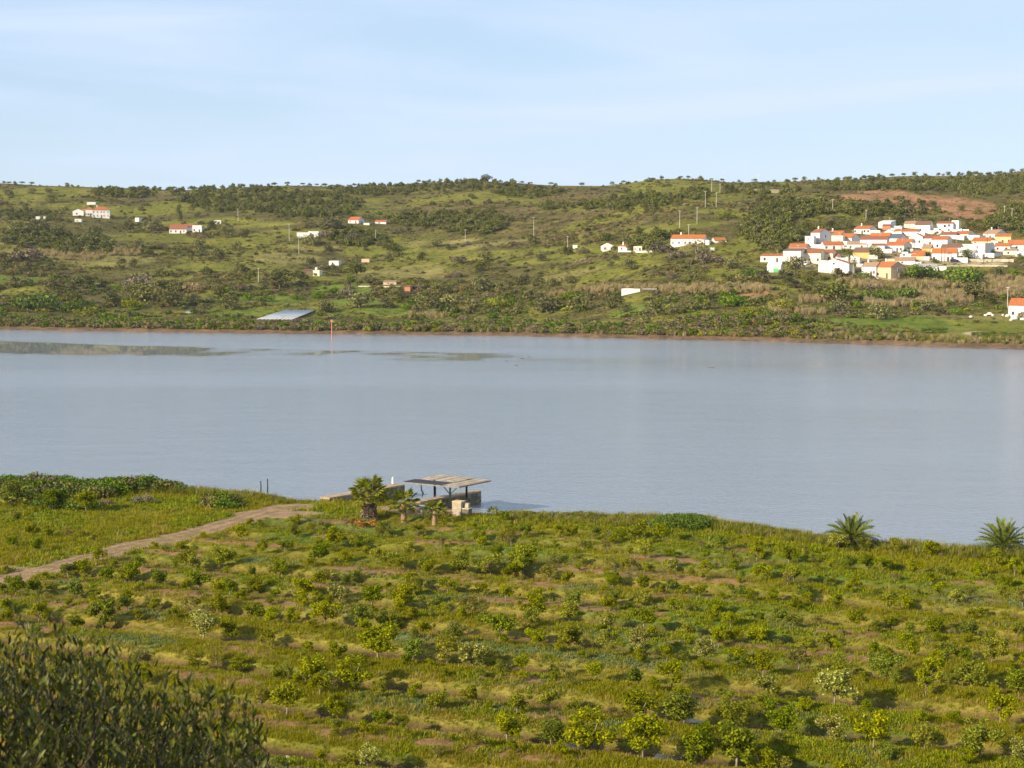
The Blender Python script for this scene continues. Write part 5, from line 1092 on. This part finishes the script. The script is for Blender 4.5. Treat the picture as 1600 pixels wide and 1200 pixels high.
def beam(a, b, w, nm, mt): 
    m = MB(); d = (b - a).normalized(); n = d.cross(Vector((0, 0, 1))).normalized() * w / 2; u_ = Vector((0, 0, w / 2)); m.hexa([a - n - u_, b - n - u_, b + n - u_, a + n - u_], [a - n + u_, b - n + u_, b + n + u_, a + n + u_]); put(nm, m.mesh(nm, mt), sh)
beam(RP(0, -.03, -.04), RP(1.02, -.03, -.04), .14, 'front_beam', M['beam']); beam(RP(0, 1.0, -.06), RP(1.0, 1.0, -.06), .14, 'rear_beam', M['beam'])
beam(RP(0, 0, -.05), RP(0, 1, -.05), .10, 'side_beam', M['beam']); beam(RP(1.0, 0, -.05), RP(1.0, 1, -.05), .12, 'side_beam', M['beam']); beam(RP(.67, 0, -.06), RP(.67, 1, -.06), .14, 'cross_beam', M['post_green'])
for px, yb, w, br in ((679, 778, .24, 0), (700, 788, .24, 2), (729, 781, .26, 1), (747.5, 764, .10, 0), (736, 763, .08, 0), (630.5, 771, .09, 0)):
    g0 = gp(px, yb, FZ) if yb > 770 else gp(px, yb, 1.9); top = None; best = None
    # roof height over the post
    M2 = Matrix(((av.x, bv.x), (av.y, bv.y))); sq = M2.inverted() @ Vector((g0.x - A_.x, g0.y - A_.y)); s_ = min(max(sq.x, .02), .98); q_ = min(max(sq.y, .02), .98); rt_ = RP(s_, q_, -.1)
    m = MB(); lx, ly = rt_.x, rt_.y; m.box(lx - w/2, lx + w/2, ly - w/2, ly + w/2, -.3, rt_.z); put('post', m.mesh('post', M['post_green'] if w > .2 else M['beam']), sh)
    if br:
        for sg in ((-1, 1) if br == 2 else (1,)): 
            d = av.normalized(); beam(Vector((lx, ly, rt_.z - .95)), Vector((lx + d.x * sg * .95, ly + d.y * sg * .95, rt_.z - .02 + d.z * sg)), .11, 'brace', M['post_green'])
p = RP(.33, -.02, -.3); m = MB(); m.tube([p + Vector((0, 0, .3)), p + Vector((.05, 0, -.5)), p + Vector((.25, 0, -.9)), p + Vector((.1, 0, -1.4))], [.06, .1, .12, .05], 6); put('hanging_cloth', m.mesh('hanging_cloth', M['net']), sh)

# quays
M['stone_top'] = solid('quay_coping', (.36, .26, .16), .95, .3, 2, bump=.3); M['stone_side'] = solid('quay_masonry', (.16, .13, .085), .95, .55, 1.2, bump=.8); M['stone_pale'] = solid('quay_block', (.28, .22, .15), .95, .4, 2, bump=.6)  # paler stone for random blocks in the dark courses and for the pillar
def quay(a, b, th, zt, label, nblk):
    c = a.copy(); c.z = 0; t = thing('quay_wall', None, c, label, 'quay'); d = (b - a); d.z = 0; L = d.length; d.normalize(); n = Vector((-d.y, d.x, 0)); rot = math.atan2(d.y, d.x); t.rotation_euler = (0, 0, rot)
    m = MB(); m.box(0, L, 0, th, -1.6, zt - .22); put('wall_core', m.mesh('wall_core', M['stone_side']), t)
    for i in range(nblk):
        x0, x1 = L * i / nblk, L * (i + 1) / nblk - .05; m = MB(); dz = random.uniform(-.03, .03); m.box(x0, x1, -.08 + random.uniform(-.02, .02), th + .06, zt - .218, zt + dz); put('coping_stone', m.mesh('coping_stone', M['stone_top']), t)
    rows = 4; k = 0
    for r_ in range(rows):
        x0 = -random.uniform(0, .5)
        while x0 < L:
            x1 = min(x0 + random.uniform(.5, .95), L); xa = max(x0, 0)
            if x1 - xa > .15:
                z0 = zt - .24 - (r_ + 1) * .42; m = MB(); pr_ = random.uniform(.02, .07); m.box(xa, x1 - .04, -pr_, -.001, z0, z0 + .38); put('stone', m.mesh('stone', M['stone_side'] if random.random() < .7 else M['stone_pale']), t)
            x0 = x1
    for r_ in range(rows):                    # end face
        for j in range(max(1, int(th / .5))):
            z0 = zt - .24 - (r_ + 1) * .42; w_ = th / max(1, int(th / .5)); m = MB(); m.box(L + .001, L + random.uniform(.02, .06), j * w_, (j + 1) * w_ - .04, z0, z0 + .38); put('stone', m.mesh('stone', M['stone_side']), t)
    return t
quay(gp(514, 778, 1.75), gp(632, 756.5, 1.75), 1.5, 1.75, 'western old stone quay wall running out into the river behind the palm', 9)
quay(gp(655, 784, 1.75), gp(751.5, 766.5, 1.75), .95, 1.75, 'eastern stone quay wall reaching the water behind the shelter', 8)
p = gp(613.8, 756, 1.8); m = MB(); m.tube([(0, 0, 0), (0, 0, .75)], [.16, .14], 8); m.tube([(0, 0, .75), (0, 0, .95)], [.14, .05], 8); thing('mooring_post', m.mesh('mooring_post', M['wall_white']), p, 'white mooring post standing on the western quay wall', 'post')
# masonry end pier of the shelter side
m = MB(); p = ground(709, 781); thing('stone_pillar', m.box(-.22, .22, -.2, .2, -.1, 1.05).box(-.28, .28, -.26, .26, 1.05, 1.2).mesh('stone_pillar', M['stone_pale']), p, 'short stone pillar under the shelter between two posts', 'pillar')

# table
M['table_top'] = solid('pale_table_top', (.72, .73, .74), .5, .1, 2, spec=.5); M['concrete'] = solid('rough_concrete', (.46, .40, .31), .9, .3, 2, bump=.3)
p = ground(649.5, 800); t = thing('picnic_table', None, p, 'pale stone picnic table on two block legs beside the small palm', 'table', None, -.05)
m = MB(); m.box(-1.2, 1.15, -.42, .42, .78, .87); put('tabletop', m.mesh('tabletop', M['table_top']), t)
for s in (-1, 1): m = MB(); m.hexa([(s*.82-.2,-.3,-.1),(s*.82+.2,-.3,-.1),(s*.82+.2,.3,-.1),(s*.82-.2,.3,-.1)], [(s*.82-.13,-.3,.779),(s*.82+.13,-.3,.779),(s*.82+.13,.3,.779),(s*.82-.13,.3,.779)]); put('leg', m.mesh('leg', M['concrete']), t)
for dx, dy, w_ in ((-.1, .95, 1.9),): m = MB(); q_ = p + Vector((dx, dy, 0)); m.box(-w_/2, w_/2, -.16, .16, .38, .45); m.box(-.75, -.55, -.12, .12, -.1, .379); m.box(.55, .75, -.12, .12, -.1, .379); thing('stone_bench', m.mesh('stone_bench', M['concrete']), q_, 'low stone bench just behind the pale picnic table', 'bench')
# barbecue block
M['ochre_render'] = solid('yellowish_render', (.52, .38, .20), .9, .2, 1.5, bump=.2); M['grey_render'] = solid('stained_grey_render', (.36, .30, .22), .9, .3, 2, bump=.2)
p = ground(717, 805.5); t = thing('masonry_barbecue', None, p, 'boxy yellowish masonry barbecue with lower side counter next to the shelter', 'barbecue', None, -.5)
m = MB(); m.box(-.6, .6, -.5, .5, -.1, 1.62); put('oven_block', m.mesh('oven_block', M['grey_render']), t)
m = MB(); m.box(-.63, .63, -.53, .53, 1.621, 1.78); put('cap', m.mesh('cap', M['ochre_render']), t)
m = MB(); m.box(-.601 - .03, -.601, -.5, .5, -.1, 1.6); put('front_slab', m.mesh('front_slab', M['ochre_render']), t)
m = MB(); m.box(.601, 1.5, -.35, .5, -.1, .9); put('side_counter', m.mesh('side_counter', M['stone_side']), t)
m = MB(); m.box(.601, 1.56, -.41, .56, .901, 1.0); put('counter_slab', m.mesh('counter_slab', M['concrete']), t)
m = MB(); m.box(.75, 1.3, .0, .45, 1.001, 1.55); put('flue', m.mesh('flue', M['grey_render']), t)
# posts at the bank
for px, yb, yt in ((407.5, 768, 751), (418, 767, 747.5)):
    p = gp(px, yb, 1.5); h = (yb - yt) * p.y / F; m = MB(); m.tube([(0, 0, -.3), (.03, 0, h * .5), (.0, .02, h)], [.09, .08, .07], 6)
    thing('wooden_stake', m.mesh('wooden_stake', M['post_green']), p, ('shorter' if px < 410 else 'taller') + ' dark wooden stake at the bank where the track ends', 'stake')
for i, (px, py, L, a) in enumerate(((468, 778, 1.6, .1), (482, 777, 2.3, -.2), (497, 776, 1.8, .25), (510, 779, 1.4, -.05))):
    p = ground(px, py + 3); m = MB(); m.tube([(-L/2, 0, .1), (0, .05, .16), (L/2, 0, .1)], [.12, .13, .09], 6); thing('driftwood_log', m.mesh('driftwood_log', M['pale_bark'], True), p, 'weathered log', 'log', 'weathered logs at the bank by the western quay', a, None, 'weathered grey log lying at the bank by the western quay')
for i in range(22):
    px, py = random.uniform(752, 800), random.uniform(788, 798); p = gp(px, py, 1.2); s = random.uniform(.12, .3); p.z = max(zn(p), .1) + .05
    thing('rock', rk2[i % 4], p, 'brown stone', 'rock', 'brown stones on the bank by the eastern quay', random.random() * 6, s, 'brown stone on the bare bank by the eastern quay')
for (px, py, s) in ((508, 1068, .35), (519, 1066, .28), (556, 1133, .22), (618, 1133, .3), (690, 1147, .3), (448, 1178, .35), (516, 1183, .35), (706, 1086, .25), (954, 1008, .2), (1222, 1048, .25), (1246, 1050, .25), (756, 1160, .28)):
    p = ground(px, py); thing('rock', rk[int(px) % 4], p, 'stone', 'rock', 'stones in the orchard', px, s, 'pale stone lying in the orchard grass')
# ripples from debris: floating branches on the river
for px, py, L in ((815, 560, 2.2), (826, 558, 1.6), (1110, 574, 2.5), (806, 571, 1.2), (791, 564, 1.0)):
    p = gp(px, py, 0.02); m = MB(); m.tube([(-L/2, 0, -.03), (-L*.1, .2, .04), (L/2, 0, .03)], [.05, .1, .04], 5); thing('floating_branch', m.mesh('floating_branch', M['bark'], True), p, 'dark branch', 'branch', 'branches drifting on the river', .2, None, 'dark branch drifting on the river')

# palms of the near bank
L_ = math.radians
palm('large fan palm with shaggy brown skirt of dead leaves near the western quay', ground(577, 808), 3.1, 'f', 2.35, 36, (L_(82), L_(-30)), (M['palm_leaf'], M['palm_trunk']), .42, .30, seed=4, skirt=34)
palm('middle fan palm with bare reddish trunk beside the picnic table', ground(631, 811), 2.35, 'f', 1.9, 30, (L_(75), L_(-35)), (M['palm_leaf'], M['palm_trunk']), .36, .22, seed=7)
palm('smallest fan palm with bright crown in front of the shelter', ground(679, 815), 1.65, 'f', 1.5, 24, (L_(70), L_(-15)), (M['palm_leaf'], M['palm_trunk']), .30, .18, (.05, 0), seed=9)
palm('young trunkless fan palm sprouting by the brown stones', ground(771, 806), .25, 'f', .95, 14, (L_(75), L_(5)), (M['palm_leaf'], M['palm_trunk']), .14, .1, seed=12)
palm('large feathery date palm on the bank west of its twin', ground(1329, 857), .9, 'p', 3.2, 52, (L_(74), L_(-12)), (M['date_leaf'], M['palm_trunk']), .45, .35, seed=21)
palm('large feathery date palm at the eastern end of the orchard bank', ground(1567, 868), .9, 'p', 3.4, 56, (L_(76), L_(-10)), (M['date_leaf'], M['palm_trunk']), .45, .35, seed=25)
# heap of dry orange palm leaves
q = np.random.default_rng(8); dm = [fan(.5, .7, 8, q, M['dry_pile'], True, 'dry_leaf') for k in range(2)]; p = ground(565, 820); t = thing('dry_leaf_heap', None, p, 'heap of dry orange palm leaves on the grass below the large fan palm', 'leaf heap')
for i in range(16): o = put('dry_leaf', dm[i % 2], t, (q.normal() * .75, q.normal() * .4, .12 + q.random() * .25)); o.rotation_euler = (q.normal() * .3, q.normal() * .3, q.random() * 6.3)
# rounded leafy mound
p = ground(1068, 826); 
P_, N_ = crown_pts(9000, [(math.cos(a) * r, math.sin(a) * r * .7, 1.25 * (1 - (r / 4.4) ** 2) * .8 + .1, .85, .62) for a, r in [(random.random() * 6.28, random.random() ** .6 * 3.6) for k in range(46)]], rg, .2, .9); P_[:, 2] = np.maximum(P_[:, 2], .05)
V, Q, v = leaf_quads(P_, N_, rg.uniform(.10, .2, 9000), rg.uniform(.08, .15, 9000), rg); t = thing('bush', None, p, 'big rounded mound of bright green ivy-like leaves on the near bank', 'bush'); put('foliage', mesh_np('foliage', V, Q, M['ivy'], v), t)
m = MB()
for k in range(9): a = k * .7; m.tube([(0, 0, -.1), (math.cos(a) * 1.4, math.sin(a), .6), (math.cos(a) * 2.6, math.sin(a) * 1.8, .7)], [.06, .05, .02], 4)
put('stem', m.mesh('stem', M['bark']), t)
for px, py, w, key, lab in ((1143, 826, 12, 'bright_bush', 'green bush beside the ivy-like mound on the near bank'), (1160, 828, 8, 'bright_bush', 'upright small green bush east of the ivy-like mound'), (22, 788, 42, 'yellow_bush', 'broad yellow-green bush on the near bank by the track'), (80, 796, 30, 'bright_bush', 'wide green bush on the near bank by the track'), (132, 797, 28, 'bright_bush', 'leafy green bush at the edge of the near bank'), (165, 790, 14, 'brown_bush', 'reddish-brown dry bush on the near bank'), (225, 786, 20, 'brown_bush', 'brown dry grass bush among the bank weeds'), (60, 765, 34, 'brown_bush', 'dark brown tuft bush at the water edge of the near bank'), (360, 785, 18, 'bright_bush', 'green bush near the top of the dirt track'), (952, 838, 10, 'bare_tree', 'small leafless sapling at the orchard edge')):
    p = ground(px, py); s = w * p.y / F; add_tree('sapling' if 'sapling' in lab else 'bush', key, p, s, lab, 'bush' if 'bush' in lab else 'tree', 'bushes of the near bank', .8, lab)

# ------------------------------------------------------------------ olive bush close to the viewpoint
def olive_leaf():
    L, w = 1., .15; V = [(0,0,0),(.3,w*.8,.03),(.3,0,-.02),(.3,-w*.8,.03),(.65,w*.85,.05),(.65,0,0),(.65,-w*.85,.05),(1,0,.03)]
    Fq = [(0,2,1),(0,3,2),(1,2,5),(1,5,4),(2,3,6),(2,6,5),(4,5,7),(5,6,7)]; return np.array(V, float), np.array(Fq)
LV, LF = olive_leaf(); q = np.random.default_rng(31)
root = thing('olive_bush', None, (-1.9, 6.4, float(znear(np.array([-1.9]), np.array([6.4]))[0]) ), 'dense dark olive bush with upright narrow leaves in the lower corner close by', 'bush')
OB = np.array(root.location); br = MB(); leaves = []
def ztop(x, y):                                 # outline of the bush top falls away eastwards
    px = 800 + F * x / y; py = np.interp(px, [-700, -300, -60, 20, 90, 150, 210, 290, 350, 395, 430], [900, 920, 968, 980, 992, 1012, 1028, 1070, 1092, 1122, 1230]); return CAMZ + y * slope(py + 85 * (float(fbm(px / 70., y * 3, 1, 7, 3)) - .45))
for i in range(1200):
    y0 = q.uniform(5.2, 7.6); x0 = q.uniform((-1500 / F), (-385 / F)) * y0 if i % 4 else q.uniform(-1150 / F, -400 / F) * y0
    lean = np.array([q.normal() * .22 + .08, q.normal() * .15, 1.]); lean /= np.linalg.norm(lean); Ls = q.uniform(.25, .55); dep = q.random() ** 1.3 * .62
    tip = np.array([x0, y0, 0.]); tip[2] = ztop(x0, y0) + (.05 * q.random() if i % 9 == 0 else -.03) - dep * (i % 9 != 0) * (1 if y0 > 5 else 1) - .02 * q.random(); base = tip - lean * Ls; bend = q.normal(size=3) * .03
    pts = [base + (tip - base) * s + bend * math.sin(math.pi * s) for s in (0, .35, .7, 1)]
    br.tube([Vector(p_ - OB) for p_ in pts], [.002, .0017, .0013, .0008], 3)
    nl = int(Ls / .026)
    for k in range(nl):
        s = .12 + .88 * (k + q.random() * .5) / nl; b0 = base + (tip - base) * min(s, 1) + bend * math.sin(math.pi * min(s, 1)); az = k * 1.57 + q.normal() * .5 + i
        op = q.uniform(.4, 1.15) * (1.15 - .6 * s); d = lean * math.cos(op) + np.array([math.cos(az), math.sin(az), 0.]) * math.sin(op); d /= np.linalg.norm(d); leaves.append((b0, d, q.uniform(.030, .060), q.random() * 6.28, dep))
for i in range(70):
    y0 = q.uniform(5.6, 7.2); x0 = q.uniform(-1400 / F, -450 / F) * y0; top = np.array([x0, y0, ztop(x0, y0) - q.uniform(.12, .4)]); b0 = OB + np.array([(x0 + 1.9) * .35, (y0 - 6.4) * .3, 0]); mid = (top + b0) / 2 + q.normal(size=3) * .12
    br.tube([Vector(b0 - OB), Vector(mid - OB), Vector(top - OB)], [.014, .008, .003], 5)
for i in range(230):                            # higher western part of the bush, out of view, added to shade the rest
    y0 = q.uniform(3.2, 6.2); x0 = -q.uniform(.46, 1.0) * y0 - .35; base = np.array([x0, y0, 31.2 + q.random() * 1.5]); lean = np.array([q.normal() * .3, q.normal() * .3, 1.]); lean /= np.linalg.norm(lean); Ls = .4
    br.tube([Vector(base - OB), Vector(base + lean * Ls - OB)], [.003, .001], 3)
    for k in range(15):
        az = k * 1.57 + i; op = q.uniform(.4, 1.2); d = lean * math.cos(op) + np.array([math.cos(az), math.sin(az), 0.]) * math.sin(op); leaves.append((base + lean * Ls * k / 15, d / np.linalg.norm(d), q.uniform(.045, .07), q.random() * 6.28, 1.))
put('branches', br.mesh('branches', M['dark_bark']), root)
def leaf_frame(d, rl):
    d = Vector(d); s = d.cross(Vector((0, 0, 1))); s = s.normalized() if s.length > 1e-3 else Vector((1, 0, 0)); n = d.cross(s); s2 = s * math.cos(rl) + n * math.sin(rl); n2 = d.cross(s2); return Matrix((d, s2, n2)).transposed()
def inview(b):
    X_, Y_ = to_px(b[0], b[1], b[2]); return -20 < X_ < 460 and Y_ < 1215
cand = sorted([l for l in leaves if inview(l[0])], key=lambda l: l[4] - l[2] * 3)[:300]; cid = set(id(l) for l in cand)
lm = [mesh_np('leaf', LV, LF, M['bush_leaf'], np.full(8, v_)) for v_ in (.1, .3, .5, .7, .85, .99)]
for j, (b0, d, L, rl, dp) in enumerate(cand):
    o = put('leaf', lm[int(q.choice(6, p=[.2, .22, .22, .2, .15, .01]))], root); o.matrix_local = Matrix.Translation(Vector(b0 - OB)) @ (leaf_frame(d, rl).to_4x4()) @ Matrix.Scale(L, 4)
VV, FF, vv = [], [], []; k = 0
for l in leaves:
    if id(l) in cid: continue
    R_ = np.array(leaf_frame(l[1], l[3])); VV.append((R_ @ (LV * l[2]).T).T + l[0] - OB); FF.append(LF + 8 * k); vv.append(np.full(8, q.random())); k += 1
put('foliage', mesh_np('foliage', np.concatenate(VV), np.concatenate(FF), M['bush_leaf'], np.concatenate(vv)), root, kind='stuff')
# a few pale blossoming sprays at the eastern edge, close by
# ------------------------------------------------------------------ labels that single out each of a set
bpy.context.view_layer.update()
gb = {}
for o, base in LAB: gb.setdefault(base, []).append(o)
ORD = ['first', 'second', 'third', 'fourth', 'fifth', 'sixth', 'seventh', 'eighth', 'ninth', 'tenth', 'eleventh', 'twelfth', 'thirteenth', 'fourteenth', 'fifteenth', 'sixteenth', 'seventeenth', 'eighteenth', 'nineteenth', 'twentieth', 'twenty-first', 'twenty-second', 'twenty-third', 'twenty-fourth', 'twenty-fifth', 'twenty-sixth', 'twenty-seventh', 'twenty-eighth', 'twenty-ninth', 'thirtieth']
for base, os_ in gb.items():
    os_.sort(key=lambda o: to_px(o.location.x, o.location.y, o.location.z)[0])
    for i, o in enumerate(os_):
        if len(os_) == 1: o['label'] = base
        elif i < 30: o['label'] = ORD[i] + ' from the left: ' + base
        else: o['label'] = 'number %d from the left: ' % (i + 1) + base
# thin air between the viewpoint and the hills
hb = MB(); hb.box(-1150, 1150, -80, 2300, -5, 190); m, t = new_mat('haze_air'); out = N(t, "ShaderNodeOutputMaterial"); pv = N(t, "ShaderNodeVolumePrincipled")
pv.inputs['Color'].default_value = (.86, .92, 1, 1); pv.inputs['Density'].default_value = 0.000035; pv.inputs['Anisotropy'].default_value = 0.1; t.links.new(pv.outputs[0], out.inputs['Volume'])
put('haze', hb.mesh('haze', m), kind='stuff')
